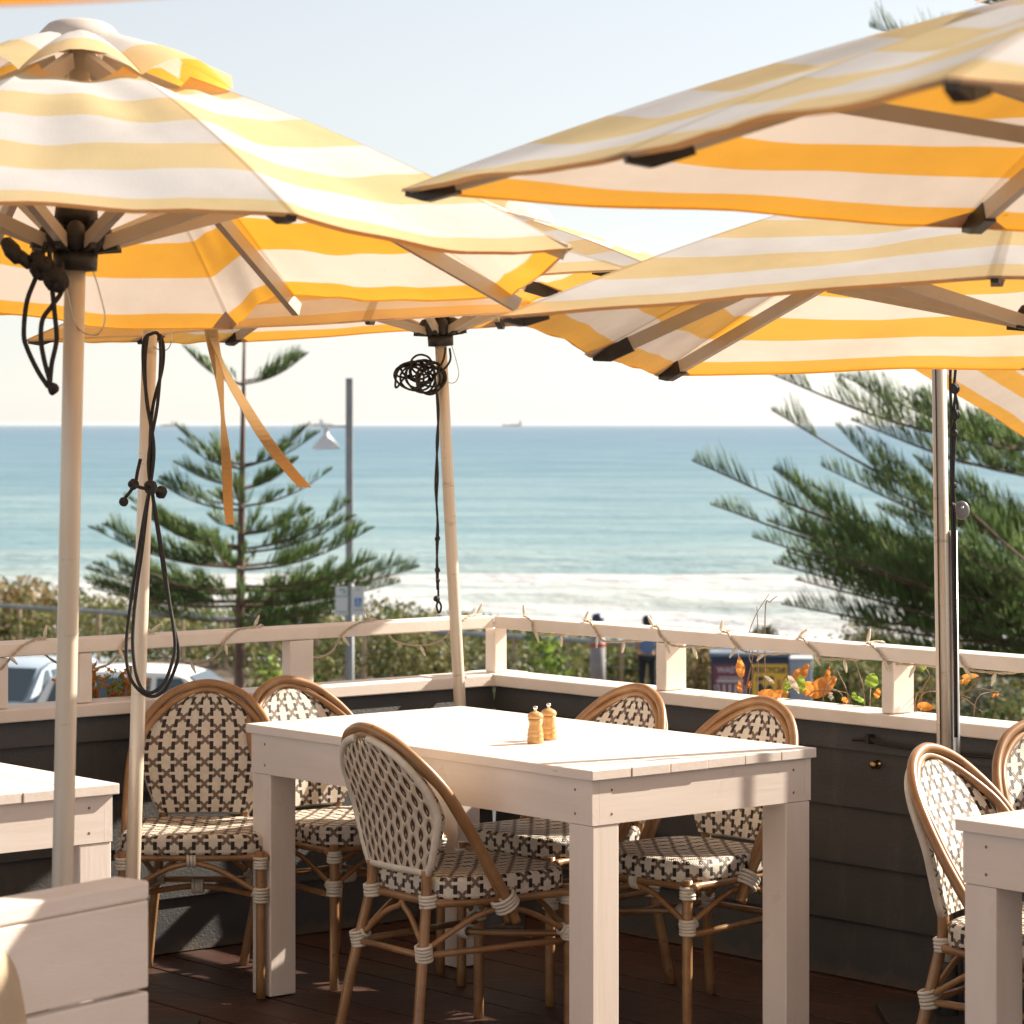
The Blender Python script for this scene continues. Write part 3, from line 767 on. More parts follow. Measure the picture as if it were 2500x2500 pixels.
# ================================================================== PARASOLS
def square_verts(xc, Yc, phi, zE, tx, ty, rad, octo=False):
    out = []
    for j in range(8):
        a = phi + j * math.pi / 4; r = rad * (1 if octo or j % 2 == 0 else 0.70711)
        dx, dy = r * math.cos(a), r * math.sin(a)
        out.append(Vector((xc + dx, Yc + dy, zE + tx * dx + ty * dy)))
    return out
def make_parasol(label, ctr, verts, rise=0.40, foot=None, apo=0.976, fabric=None, slip=(), caps=True, sag=0.045, esag=0.0, pull=0.010, seed=0, patches=(), wires=True, runner_dz=0.0, sagmap=None, soff=0.0, vent_up=0.042, fold=1.4):
    """ctr: centre of the rib plane; verts: eight rib ends; foot: where the pole stands"""
    rr = random.Random(seed)
    ctr = Vector(ctr); foot = Vector(foot)
    nrm = Vector((0, 0, 0))
    for i in range(8): nrm += (verts[i] - ctr).cross(verts[(i + 1) % 8] - ctr)
    nrm.normalize()
    if nrm.z < 0: nrm = -nrm
    apex = ctr + nrm * rise
    t = thing('parasol', label, 'parasol', foot, 0, 'striped parasols over the terrace')
    def bld(mb, name, mats, par=None, bevel=0):
        mb.v = [tuple(Vector(v) - foot) for v in mb.v]
        return mb.build(name, mats, par or t, bevel=bevel)
    # pole
    axis = (apex - foot).normalized()
    bld(MB().tube([foot, foot.lerp(apex, 0.3), foot.lerp(apex, 0.62), apex + axis * 0.02], [0.0192, 0.0192, 0.0190, 0.0190], 20), 'pole', M_pole)
    bld(MB().box(foot + Vector((0, 0, 0.012)), (0.34, 0.34, 0.022)).lathe([(0.03, 0.02), (0.028, 0.16), (0.022, 0.165)], foot, 16), 'foot_plate', M_black, bevel=0.004)
    # canopy
    fv = [Vector(v) for v in (fabric or verts)]; NF = len(fv)
    up = nrm
    NS, NTT, T0 = 16, 18, 0.235
    wob = [rr.uniform(-1, 1) for _ in range(40)]; sagmap = sagmap or {}
    def rib(i, tt):
        p = apex.lerp(fv[i], tt)
        return p + up * (0.016 + 0.020 * math.sin(math.pi * tt) ) + Vector((0, 0, -0.012 * tt ** 4))
    def panel(i, j):
        sg = sag * (sagmap.get(i, 1) if sagmap else 1)
        def f(u, v):
            tt = T0 + (1.012 - T0) * v
            p = rib(i, tt).lerp(rib(j, tt), u)
            b4 = 4 * u * (1 - u)
            span = (rib(i, tt) - rib(j, tt)).length
            p = p - Vector((0, 0, 1)) * (b4 * min(1.0, span / 0.7) * (sg * 1.6 * tt * (1 - tt) + esag * (sagmap.get(i, 1) if sagmap else 1) * tt ** 3))
            p = p - (fv[i].lerp(fv[j], u) - apex).normalized() * (pull * b4 * max(0, (tt - 0.5) / 0.5) ** 2)
            lens = math.exp(-((tt - T0) / 0.07) ** 2)
            p = p - up * (0.035 * b4 * lens)
            nz = noise.noise(Vector((u * 3.1 + i * 7.3 + seed, tt * 4.0, seed * 1.7)))
            nz2 = math.sin(tt * 9 + u * 5 + wob[i] * 5) * 0.5
            return p + up * (fold * (1 - 0.55 * tt) * ((0.014 * nz + 0.0045 * nz2) * b4 + 0.0018 * math.sin(u * 21 + wob[i] * 9 + 3 * nz) * math.exp(-((1 - tt) / 0.16)) * b4 + 0.002 * math.sin(tt * 16 + wob[i + 9] * 7) * math.exp(-min(u, 1 - u) / 0.12) * (min(u, 1 - u) > 0.01)))
        return f
    mb = MB()
    for i in range(NF):
        j = (i + 1) % NF; f = panel(i, j)
        mb.grid(f, NS, NTT, 0, True, lambda u, v: (u, (1 - min(1.0, T0 + (1.012 - T0) * v)) * apo + soff))
    canopy = bld(mb, 'canopy', M_fab)
    # folded hem under the edge
    mb = MB()
    for i in range(NF):
        j = (i + 1) % NF; f = panel(i, j)
        def h(u, v, f=f):
            p = f(u, 1.0); return p + (Vector((0, 0, -0.005)) + (ctr - p).normalized() * 0.012) * v
        mb.grid(h, NS, 1, 0, True, lambda u, v: (u, 0.012))
    bld(mb, 'hem', M_fab)
    # raised vent cap
    mb = MB()
    TV = 0.325
    for i in range(NF):
        j = (i + 1) % NF
        def f(u, v, i=i, j=j):
            tt = 0.0 + TV * v
            p = rib(i, tt).lerp(rib(j, tt), u); b4 = 4 * u * (1 - u)
            lift = vent_up * (b4 * v ** 1.3) + 0.022 * (1 - v ** 3) + 0.004
            nz = noise.noise(Vector((u * 4 + i * 3.3, v * 3, seed + 9)))
            return p + up * (lift + 0.006 * nz * b4)
        mb.grid(f, 10, 10, 0, True, lambda u, v: (u, (1 - TV * v) * apo + soff))
    bld(mb, 'vent_cap', M_fab)
    bld(MB().lathe([(0.001, 0.0), (0.025, -0.001), (0.045, -0.005), (0.058, -0.011), (0.068, -0.022), (0.088, -0.046), (0.086, -0.048)], apex + up * 0.052, 20, 0, Vector((0, 0, 1)).rotation_difference(up).to_matrix()), 'crown_disc', M_patch)
    bld(MB().lathe([(0.001, -0.02), (0.034, -0.02), (0.036, -0.006), (0.02, 0.0), (0.001, 0.0)], apex + up * 0.016, 14, 0, Vector((0, 0, 1)).rotation_difference(up).to_matrix()), 'top_hub', M_black)
    # runner
    rp = ctr + nrm * (0.045 + runner_dz)
    # put the runner on the pole's axis
    rp = foot + axis * ((rp - foot).dot(axis))
    q = Vector((0, 0, 1)).rotation_difference(axis).to_matrix()
    mb = MB().lathe([(0.022, -0.062), (0.040, -0.060), (0.041, -0.030), (0.034, -0.026), (0.034, 0.03), (0.040, 0.034), (0.038, 0.056), (0.022, 0.058)], rp, 20, 0, q)
    for i in range(8):
        d = (verts[i] - rp); d = (d - axis * d.dot(axis)).normalized()
        d2 = (verts[(i + 1) % 8] - rp); d2 = (d2 - axis * d2.dot(axis)).normalized(); dm = (d + d2).normalized()
        mb.ball(rp + dm * 0.048, (0.020, 0.020, 0.028), 6)
        mb.bar(rp + d * 0.03 - axis * 0.024, rp + d * 0.085 - axis * 0.018, 0.012, 0.012)
    bld(mb, 'runner', M_black)
    # ribs, end caps and struts
    for i in range(8):
        end = verts[i]; d = (end - apex).normalized()
        sl = i in slip
        a = apex + d * 0.05 - up * 0.010; b = apex.lerp(end, 1.0) - up * 0.010
        if sl: b = b + d * (0.028 if i > 1 else 0.0)
        mb = MB().bar(a, b - (Vector((0, 0, 0)) if sl else d * 0.075), 0.016, 0.028)
        ro = bld(mb, 'rib', M_rib)
        if not sl:
            c0 = b - d * 0.085; mb = MB()
            mb.bar(c0 - up * 0.002, b - d * 0.03 - up * 0.004, 0.021, 0.033, w2=0.021, h2=0.029)
            mb.bar(b - d * 0.031 - up * 0.004, b + d * 0.004 + up * 0.002, 0.020, 0.028, w2=0.014, h2=0.008)
            bld(mb, 'end_cap', M_black, ro)
        m_ = apex.lerp(end, 0.52) - up * 0.026
        dh = (end - rp); dh = (dh - axis * dh.dot(axis)).normalized()
        bld(MB().bar(rp + dh * 0.055 - axis * 0.012, m_, 0.015, 0.024), 'strut', M_rib)
    # white reinforcement patches
    for i, k_ in patches:
        j = (i + 1) % NF; f = panel(i, j); j0 = (i - 1) % NF; f0 = panel(j0, i)
        mb = MB(); e = 0.10
        for ff, uu in ((f, lambda s_: s_ * 0.085), (f0, lambda s_: 1 - s_ * 0.085)):
            p = [ff(uu(0), 1.0), ff(uu(1), 1.0), ff(uu(0), 0.92)]
            off = -up * 0.0035
            mb.poly([p[0] + off, p[1] + off, p[2] + off], -0.0008)
        bld(mb, 'corner_patch', M_patch, canopy)
    if wires:
        e1 = axis.orthogonal().normalized()
        w0 = rp - axis * 0.06 + Vector((0.035, -0.02, 0))
        bld(MB().tube(crom([w0, w0 + Vector((0.012, 0, -0.04)), w0 + Vector((0.022, 0, -0.09)), w0 + Vector((0.005, 0, -0.118)), w0 + Vector((-0.03, 0.0, -0.10)), w0 + Vector((-0.05, 0, -0.02))], 6), 0.0014, 5), 'lock_wire', M_alu)
    return t, rp, axis, panel

EYE = Vector((0, 0, HCAM))
def nearer(v, k_): return EYE + (Vector(v) - EYE) * k_      # the same parasol read a little nearer or farther off
# front left
v1 = square_verts(-0.796, 5.689, -1.087, 1.906, -0.021, -0.049, 0.923, True)
pix = {0: (712, 519), 1: (1385, 603), 2: (1236, 716), 3: (712, 729)}
for k_, (x, y) in pix.items(): v1[k_] = P(x, y, v1[k_].y)
c1 = nearer((-0.863, 5.689, 1.906), .92)
v4f = P(-60, 752, 6.55)
fo = [v1[0], v1[1], v1[2], v1[3] + Vector((-0.004, -0.01, 0.012)), P(566, 796, 6.62), v4f, v1[5], v1[6], v1[7]]
fo = [nearer(v, .92) for v in fo]; v1 = [nearer(v, .92) for v in v1]
par1 = make_parasol('striped parasol in the upper left, nearest the camera on that side, with slack fabric and tan straps', c1, v1, 0.385,
                    Vector((-0.825, 5.20, 0)), 0.765, fo, (1, 2, 3), True, 0.05, 0.028, 0.02, 1, patches=((4, 1),), runner_dz=-0.005, sagmap={0: 1.2, 8: 0.2, 1: 1.2, 2: 0.8, 3: 0.2, 4: 1.0}, fold=1.8, soff=0.018)
par1[0]['label'] = 'striped parasol in the upper left with slack fabric and tan straps hanging from it'
# thin pole behind it
v5 = square_verts(-0.855, 7.096, -0.647, 1.900, 0.017, 0.001, 1.38)
v5 = [nearer(v, 1.06) for v in v5]
par5 = make_parasol('striped parasol mostly hidden behind the upper left one, black cord looped round its pole', nearer((-0.872, 7.096, 1.885), 1.06), v5, 0.34,
                    Vector((-0.985, 7.40, 0)), 1.035, None, (), True, 0.05, 0.012, 0.012, 2, patches=tuple((i, 1) for i in range(8)))
# centre
v3 = square_verts(-0.214, 8.883, 2.168, 1.894, 0.055, 0.016, 1.378)
v3 = [nearer(v, 1.03) for v in v3]
par3 = make_parasol('striped parasol in the centre on a leaning pole, black cord tangled below its hub', nearer((-0.222, 8.89, 1.894), 1.03), v3, 0.40,
                    Vector((-0.128, 9.13, 0)), 0.976, None, (), True, 0.05, 0.006, 0.010, 3, runner_dz=-0.06, patches=tuple((i, 1) for i in range(8)))
# right, lower
v4 = square_verts(1.192, 6.462, 2.157, 1.767, 0.011, -0.043, 1.44)
pix = {2: (1238, 770), 1: (1452, 866), 0: (1615, 913)}
pix[3] = (2428, 672)
for k_, (x, y) in pix.items(): v4[k_] = P(x, y, v4[k_].y)
v4 = [nearer(v, 0.92) for v in v4]
par4 = make_parasol('striped parasol in the middle of the right side, below the large one', nearer((1.20, 6.462, 1.772), .92), v4, 0.39,
                    Vector((1.14, 5.94, 0)), 0.97, None, (), True, 0.05, 0.0, 0.008, 4, patches=tuple((i, 1) for i in range(8)))
# right, upper (nearest)
v2 = square_verts(1.087, 4.108, 1.089, 1.907, -0.043, 0.009, 1.40)
pix = {2: (1000, 460), 3: (1535, 372), 1: (2360, 548), 4: (2325, 188)}
for k_, (x, y) in pix.items(): v2[k_] = P(x, y, v2[k_].y)
v2 = [nearer(v, 0.94) for v in v2]
par2 = make_parasol('large striped parasol in the upper right corner, seen from below', nearer((1.087, 4.108, 1.907), 0.94), v2, 0.335,
                    Vector((1.04, 3.86, 0)), 0.93, None, (), True, 0.05, 0.004, 0.008, 5, patches=tuple((i, 1) for i in range(8)))
# far right, tilted
H6 = 1.5; M6 = P(2185, 862, 11.4) + Vector((0.55, 0.835, -0.256)) * H6; e6 = Vector((0.55, 0.835, 0)); n6 = Vector((0.835, -0.55, 0))
c6 = M6 + n6 * H6
ph6 = math.atan2(-n6.y, -n6.x) - math.pi / 4
v6 = square_verts(c6.x, c6.y, ph6, M6.z + 0.1 * H6, -0.057, -0.269, H6 * 1.4142)
par6 = make_parasol('tilted striped parasol at the far right, lit through and cut off by the edge', Vector((c6.x, c6.y, M6.z + 0.1 * H6)), v6, 0.45,
                    Vector((c6.x - 0.05, c6.y + 0.05, GZ)), H6, None, (), True, 0.03, 0.0, 0.004, 6, wires=False)
# overhead, only its fringe in view
v7 = square_verts(-0.43, 1.17, 0.408, 1.904, 0, 0, 1.38)
par7 = make_parasol('striped parasol overhead, only its edge in view along the top left', Vector((-0.43, 1.17, 1.904)), v7, 0.40,
                    Vector((-0.43, 1.17, 0)), 0.976, None, (), True, 0.03, 0.0, 0.004, 7, wires=False)

# straps hanging from the front left parasol
def strap(pts, w0, w1, twist, par):
    pts = crom(pts, 6); n = len(pts); mb = MB()
    for i, p in enumerate(pts):
        k_ = i / (n - 1); a = 0.15 + 0.55 * math.sin(k_ * 4.2); w_ = (w0 + (w1 - w0) * k_) * (1 - 0.62 * math.exp(-((k_ - twist) / 0.10) ** 2))
        d = Vector((math.cos(a) , math.sin(a), 0)) * w_ / 2
        mb.v += [tuple(p - d - Vector(foot1)), tuple(p + d - Vector(foot1)), tuple(p + d + Vector((0.001, -0.0015, 0)) - Vector(foot1)), tuple(p - d + Vector((0.001, -0.0015, 0)) - Vector(foot1))]
    for i in range(n - 1):
        b = 4 * i
        for q in ((0, 1, 5, 4), (1, 2, 6, 5), (2, 3, 7, 6), (3, 0, 4, 7)): mb.face([b + x for x in q], 0, False)
    mb.face((0, 3, 2, 1)); mb.face([4 * (n - 1) + x for x in range(4)])
    return mb.build('strap', M_strap, par)
foot1 = par1[0].location
Ys = 6.15
strap([P(508, 770, Ys), P(518, 840, Ys), P(536, 930, Ys), P(545, 1040, Ys), P(553, 1140, Ys), P(556, 1220, Ys), P(561, 1281, Ys)], 0.026, 0.019, 0.45, par1[0])
strap([P(512, 770, Ys), P(524, 835, Ys), P(550, 908, Ys), P(590, 978, Ys - .01), P(634, 1050, Ys - .03), P(684, 1120, Ys - .05), P(744, 1190, Ys - .06)], 0.024, 0.030, 0.27, par1[0])

# bare pole beside the right-hand chairs
Yp = 7.62
pt = thing('parasol_pole', 'white and chrome parasol pole standing before the dark wall on the right', 'pole', P(2318, 2480, Yp) * 1, 0)
pt.location = Vector((P(2314, 2000, Yp).x, Yp, 0)); L0 = pt.location
top = P(2290, 700, Yp) - L0
def seg(mb, name, m, par=pt, bevel=0): return mb.build(name, m, par, bevel=bevel)
d_ = top.normalized()
seg(MB().tube([(0, 0, 0.01), d_ * 1.9], 0.0195, 20), 'pole', M_pole)
seg(MB().tube([Vector((0.030, 0.0, 0.02)), Vector((0.030, 0.0, 0)) + d_ * 1.30], 0.0125, 16), 'crank_tube', M_alu)
seg(MB().bar(Vector((-0.012, -0.0185, 0.02)), Vector((-0.012, -0.0185, 0)) + d_ * 1.88, 0.0035, 0.003), 'groove', M_black)
seg(MB().box((0, 0, 0.012), (0.34, 0.34, 0.022)).lathe([(0.03, 0.02), (0.028, 0.16), (0.022, 0.165)], (0, 0, 0), 16), 'foot_plate', M_black, bevel=0.004)
pp = P(2348, 1246, Yp - 0.03) - L0
seg(MB().ball(pp, (0.021, 0.010, 0.025), 10), 'pulley', simple('grey_plastic', (0.20, 0.20, 0.21), None, 0.4))
seg(MB().ball(pp + Vector((0, -0.010, 0.008)), 0.0045, 8), 'pulley_pin', M_steel)

# ------------------------------------------------------------------ cords
def cord(label, strands, Y, knots=(), r=0.0042, cat='cord'):
    base = P(strands[0][0][0], strands[0][0][1], Y)
    mb = MB()
    for s_ in strands:
        pts = [P(q[0], q[1], Y + (q[2] if len(q) > 2 else 0)) - base for q in s_]
        mb.tube(crom(pts, 6), r, 7)
    for q in knots:
        c = P(q[0], q[1], Y + (q[3] if len(q) > 3 else -0.004)) - base; k_ = q[2]
        for j in range(3):
            ax = Vector((rnd.uniform(-1, 1), rnd.uniform(-1, 1), rnd.uniform(-.4, .4))).normalized(); x = ax.orthogonal().normalized(); y = ax.cross(x)
            mb.tube([c + (x * math.cos(a) + y * math.sin(a)) * k_ * 0.62 for a in [2 * math.pi * i / 10 for i in range(10)]], k_ * 0.48, 6, closed=True)
    o = mb.build('cord', M_rope); o.location = base
    return tag(o, label, cat, 'black parasol cords')
Y1 = 5.15
cord('black cord bunched at the hub of the upper left parasol, one loop hanging down',
     [[(112, 590), (92, 665), (66, 735), (58, 812), (66, 850), (92, 905), (118, 945)], [(120, 600), (125, 680), (134, 770), (138, 830), (126, 890), (122, 945), (128, 960), (132, 948)],
      [(150, 640), (152, 705), (128, 745), (104, 780), (100, 830), (108, 880), (120, 925), (124, 950)]], Y1,
     [(130, 948, .010), (104, 655, .022), (92, 640, .02), (134, 680, .022), (146, 690, .018)], 0.0045)
tg = MB()
for c, r_, q in (((30, 612), (0.016, 0.012, 0.028), 35), ((60, 634), (0.012, 0.01, 0.02), 40)):
    rt = Matrix.Rotation(R(-q), 3, 'Y')
    p = P(c[0], c[1], Y1); prof = [(0.001, -r_[2]), (r_[0] * .7, -r_[2] * .8), (r_[0], 0), (r_[0] * .7, r_[2] * .8), (0.001, r_[2])]
    tg.lathe(prof, p, 12, 0, rt)
tgo = tg.build('cord_toggle', M_black); tag(tgo, 'black plastic toggle sticking out left of the upper left parasol hub', 'toggle')
Y5 = 7.36
cord('long black cord looped round the thin pole behind, tied in the middle and hanging low',
     [[(375, 812), (352, 830), (350, 900), (362, 1000), (372, 1080), (370, 1160), (352, 1260), (336, 1360), (318, 1480), (308, 1580), (316, 1650), (345, 1690), (376, 1700), (405, 1680), (428, 1630), (436, 1590), (425, 1530), (405, 1430), (390, 1330), (374, 1220), (366, 1120), (372, 1000), (396, 900), (398, 840), (385, 815), (375, 812)],
      [(360, 820, -.012), (354, 880, -.012), (358, 980, -.012), (376, 1100, -.012), (360, 1230, -.012), (346, 1350, -.012), (332, 1450, -.012), (324, 1570, -.012), (336, 1660, -.012), (362, 1692, -.012), (396, 1672, -.012), (416, 1630, -.012), (427, 1570, -.012), (412, 1460, -.012), (398, 1360, -.012), (380, 1250, -.012), (362, 1130, -.012), (384, 990, -.012), (392, 880, -.012), (390, 815, -.012)],
      [(343, 1120, .0), (336, 1150, 0), (330, 1180, 0), (318, 1200, 0), (306, 1215, 0), (302, 1226, 0)], [(326, 1184, -.03), (350, 1192, -.032), (376, 1194, -.03), (392, 1200, -.02)]], Y5,
     [(302, 1225, .012), (394, 1202, .016), (326, 1182, .014), (368, 1190, .018, -.03)], 0.0046)
Y3 = 9.10; rq = random.Random(5); loops = []
for k_ in range(13):
    cx, cy = rq.uniform(998, 1054), rq.uniform(890, 930); ra, rb = rq.uniform(22, 48), rq.uniform(18, 40); ph = rq.uniform(0, 6); tl = rq.uniform(-.7, .7); L_ = []
    for i in range(9):
        a = ph + i * 0.82; x, y = ra * math.cos(a), rb * math.sin(a)
        L_.append((cx + x * math.cos(tl) - y * math.sin(tl), cy + x * math.sin(tl) + y * math.cos(tl), rq.uniform(-.03, .02)))
    loops.append(L_)
loops += [[(1088, 848), (1082, 880), (1066, 900), (1040, 895), (1000, 890), (972, 905), (965, 940), (970, 945), (985, 925), (1000, 915)],
          [(1098, 850), (1099, 880), (1080, 905), (1056, 915)], [(1058, 900), (1064, 935), (1068, 1000), (1070, 1070), (1066, 1120), (1063, 1190), (1068, 1260), (1066, 1330), (1069, 1400), (1070, 1460), (1066, 1480), (1072, 1496), (1077, 1480), (1068, 1462)],
          [(1062, 920), (1071, 1000), (1066, 1080), (1069, 1160), (1066, 1230), (1070, 1300), (1066, 1380), (1068, 1440)]]
cord('tangle of thin black cord under the central parasol hub with a knotted end hanging down', loops, Y3, [(1068, 1315, .009), (1068, 1392, .009), (1069, 1418, .008), (1066, 1462, .010)], 0.0036)
Yk = 7.57
cord('black cord with knots hanging along the chrome pole on the right',
     [[(2322, 860), (2320, 930), (2322, 1000), (2322, 1100), (2324, 1240), (2327, 1400), (2331, 1600), (2333, 1800)], [(2334, 860), (2333, 900), (2330, 940), (2333, 960), (2329, 1000), (2333, 1050), (2331, 1080), (2328, 1160), (2332, 1300), (2334, 1500), (2335, 1800)],
      [(2329, 950), (2338, 990), (2334, 1015), (2328, 1060), (2325, 1200)]], Yk, [(2333, 893, .011), (2331, 948, .014), (2333, 1012, .013), (2330, 1058, .010), (2329, 1185, .008), (2325, 1235, .009)], 0.0040)
# cord tied along the dark wall
q0 = T(1.66, 0.012, 0.694)
wc = [T(1.60, 0.012, 0.685), T(1.66, 0.014, 0.690), T(1.72, 0.012, 0.681), T(1.95, 0.012, 0.676), T(2.2, 0.012, 0.682), T(2.6, 0.012, 0.684)]
mb = MB().tube([p - q0 for p in crom(wc, 6)], 0.0048, 7).tube([p - q0 + Vector((0, -.004, .006)) for p in crom(wc[1:], 6)], 0.004, 7)
mb.box(T(1.665, 0.014, 0.692) - q0, (0.016, 0.022, 0.026), RT)
o = mb.build('cord', M_rope); o.location = q0; tag(o, 'black cord tied along the top of the dark wall on the right', 'cord', 'black parasol cords')

# ------------------------------------------------------------------ fairy lights on the handrails
M_bulb = simple('frosted_plastic_bulb', (0.72, 0.66, 0.54), (0.62, 0.55, 0.42), 0.35, 60)
M_wire = simple('twisted_cream_cord', (0.55, 0.47, 0.36), (0.42, 0.35, 0.26), 0.6, 200)
def fairy(label, along, start, end, pitch, drop, seed):
    q = random.Random(seed); t = thing('fairy_lights', label, 'fairy lights', T(0, 0, 0.95), 0, 'fairy lights wound round the handrails'); o0 = t.location
    pts = []; bulbs = []; s_ = start
    def pt(s_, d, z): return (T(s_, d, z) if along == 'a' else T(d, s_, z)) - o0
    while s_ < end:
        j = lambda k_=0.02: q.uniform(-k_, k_)
        dr = drop * q.uniform(0.6, 1.2)
        cyc = [(0.00, -0.02, 0.960), (0.16, 0.0, 0.958), (0.26, 0.009, 0.945), (0.34, 0.010, 0.918), (0.42, -0.004, 0.905 - dr * .7), (0.56, -0.045, 0.902 - dr), (0.74, -0.090, 0.905 - dr * .6), (0.84, -0.100, 0.930), (0.92, -0.088, 0.958)]
        for f_, d, z in cyc: pts.append(pt(s_ + f_ * pitch + j(0.012), d, z + (j(0.004) if z < .95 else 0)))
        bulbs += [(pt(s_ + 0.02 * pitch, -0.02, 0.964), 1), (pt(s_ + 0.35 * pitch, 0.013, 0.915), 0), (pt(s_ + 0.56 * pitch, -0.045, 0.90 - dr), 0)]
        s_ += pitch * q.uniform(0.85, 1.15)
    c = crom(pts, 6); mb = MB()
    for ph in (0, math.pi):                       # two strands twisted together
        tw = []
        for i, p in enumerate(c):
            d = (c[min(i + 1, len(c) - 1)] - c[max(i - 1, 0)]).normalized(); x = d.orthogonal().normalized(); y = d.cross(x); a = i * 1.15 + ph
            tw.append(p + (x * math.cos(a) + y * math.sin(a)) * 0.0022)
        mb.tube(tw, 0.0022, 5)
    mb.build('wire', M_wire, t)
    for p, upw in bulbs:
        d = Vector((q.uniform(-.7, .7), q.uniform(-.7, .3), (q.uniform(.5, 1.2) if upw else -q.uniform(.5, 1.2)))).normalized()
        rot = Vector((0, 0, 1)).rotation_difference(d).to_matrix()
        MB().lathe([(0.003, -0.003), (0.0036, 0.003), (0.0050, 0.006), (0.0056, 0.011), (0.0042, 0.022), (0.0028, 0.033), (0.0008, 0.036)], p, 9, 0, rot).build('bulb', M_bulb, t)
    return t
fairy('string of small white fairy lights wound round the handrail of the right wall', 'a', 0.12, 4.6, 0.285, 0.0, 3)
fairy('string of small white fairy lights drooping from the handrail of the left wall', 'b', 0.05, 3.2, 0.40, 0.045, 4)

# ------------------------------------------------------------------ planting outside the walls
M_soil = simple('planter_soil', (0.06, 0.045, 0.03), (0.1, 0.07, 0.05), 0.95, 20)
for along, n_ in (('a', LR), ('b', LL)):
    mb = MB()
    if along == 'a': wallbox(mb, 0.2, n_, -0.42, -0.128, 0.25, 0.60)
    else: wallbox(mb, -0.42, -0.128, 0.2, n_, 0.25, 0.60)
    tag(mb.build('planter', M_wall), 'dark planter box fixed outside the %s wall' % ('right' if along == 'a' else 'left'), 'planter')
M_lorange = leafmat('orange_leaf', (0.60, 0.20, 0.04), (0.72, 0.31, 0.07), (0.76, 0.44, 0.14), 9, 0.45, 0.5)
M_lgreen = leafmat('lime_leaf', (0.20, 0.36, 0.05), (0.34, 0.46, 0.08), None, 14, 0.4, 0.4)
M_lcream = leafmat('bleached_leaf', (0.62, 0.52, 0.42), (0.70, 0.60, 0.50), None, 14, 0.5, 0.3)
M_twig = simple('dry_twig', (0.16, 0.085, 0.05), (0.26, 0.16, 0.10), 0.7, 40)
def leaf(mb, base, d, L_, w_, curl, nrm, mat=0):
    d = Vector(d).normalized(); s_ = d.cross(Vector(nrm)).normalized(); u_ = s_.cross(d)
    def f(u, v):
        ww = w_ * math.sin(math.pi * min(1, (v * 0.93 + 0.04)) ** 0.85) ** 0.8
        return Vector(base) + d * (L_ * v) + s_ * ((u - .5) * ww) + u_ * (curl * v * v + 0.35 * abs(u - .5) * ww + 0.006 * math.sin(v * 14 + u * 3))
    mb.grid(f, 4, 8, mat, True)
def plant(label, px, seed, leaves, twigs, spread=0.10, bfrac=-0.16):
    """leaves: (px, py, dir px, dir py, length px, width px, material)"""
    q = random.Random(seed); Yq = None
    a = None
    # distance of the planter line at this column
    k_ = (px - 1250) / F; num = (C0 + DL * bfrac); a = (k_ * num.y - num.x) / (DR.x - k_ * DR.y); base = T(a, bfrac, 0.60); Yq = base.y; m_ = Yq / F
    t = thing('planter_plant', label, 'plant', base, 0, 'dry plants in the planter outside the wall')
    mats = [M_lorange, M_lgreen, M_lcream]
    for (x, y, dx, dy, L_, w_, mt) in leaves:
        mb = MB(); p = P(x, y, Yq + q.uniform(-.05, .05)) - base
        leaf(mb, p, (dx, q.uniform(-.5, .5), -dy), L_ * m_, w_ * m_, q.uniform(-.02, .02), (q.uniform(-.5, .5), -1, q.uniform(.1, .6)))
        mb.build('leaf', mats[mt], t)
    mb = MB()
    for pts in twigs:
        pp_ = [P(x, y, Yq + q.uniform(-.04, .04)) - base for x, y in pts]
        pp_ = [Vector((pp_[0].x, pp_[0].y, 0.0))] + pp_
        mb.tube(crom(pp_, 5), [0.0022 - 0.0014 * i / (len(pp_) * 5) for i in range((len(pp_) - 1) * 5 + 1)], 5)
    mb.build('twigs', M_twig, t)
    return t
O, G_, K = 0, 1, 2
plant('dry plant with one long upright orange leaf and tall bare twigs before the waste bin', 1825, 1,
      [(1810, 1655, -.05, -1, 50, 22, O), (1806, 1690, .1, -1, 28, 14, O), (1830, 1680, .2, -1, 18, 10, O)],
      [[(1822, 1690), (1838, 1600), (1826, 1560), (1846, 1500), (1878, 1450)], [(1812, 1690), (1805, 1610), (1795, 1580)], [(1830, 1690), (1840, 1640), (1828, 1600), (1838, 1570)], [(1850, 1690), (1850, 1540), (1848, 1480)], [(1868, 1500), (1880, 1470), (1898, 1455)]])
plant('planter plant with big orange leaves and a curled white one beside the recycling bin', 1960, 2,
      [(1935, 1682, .5, -.8, 85, 34, O), (1975, 1700, .75, -.5, 85, 44, O), (1965, 1695, .3, -.6, 40, 40, O), (2010, 1690, .3, -1, 70, 16, O), (1925, 1650, .45, .75, 52, 16, K), (1890, 1668, -.5, -.4, 32, 9, K), (1920, 1690, -.1, -1, 34, 26, G_), (1950, 1695, .1, -1, 46, 28, G_), (2028, 1710, 0, -1, 24, 14, K), (1850, 1695, .9, .15, 55, 30, O), (1880, 1700, .7, -.1, 60, 22, O)],
      [[(1905, 1690), (1920, 1650), (1950, 1630)], [(2010, 1700), (2030, 1655), (2042, 1640), (2048, 1646)], [(1970, 1700), (2060, 1690), (2080, 1720)]])
plant('planter sprig with round lime green leaves between the two right-hand posts', 2110, 3,
      [(2124, 1678, .25, -1, 36, 34, G_), (2100, 1712, .1, -.5, 24, 30, G_), (2086, 1708, -.2, -1, 22, 14, G_), (2138, 1706, .3, -1, 26, 16, O), (2060, 1712, .3, -.4, 20, 18, O)],
      [[(2124, 1710), (2126, 1680), (2128, 1655)], [(2110, 1700), (2096, 1640), (2080, 1590)], [(2060, 1710), (2030, 1680), (2010, 1660)], [(2072, 1710), (2050, 1650), (2040, 1630)]])
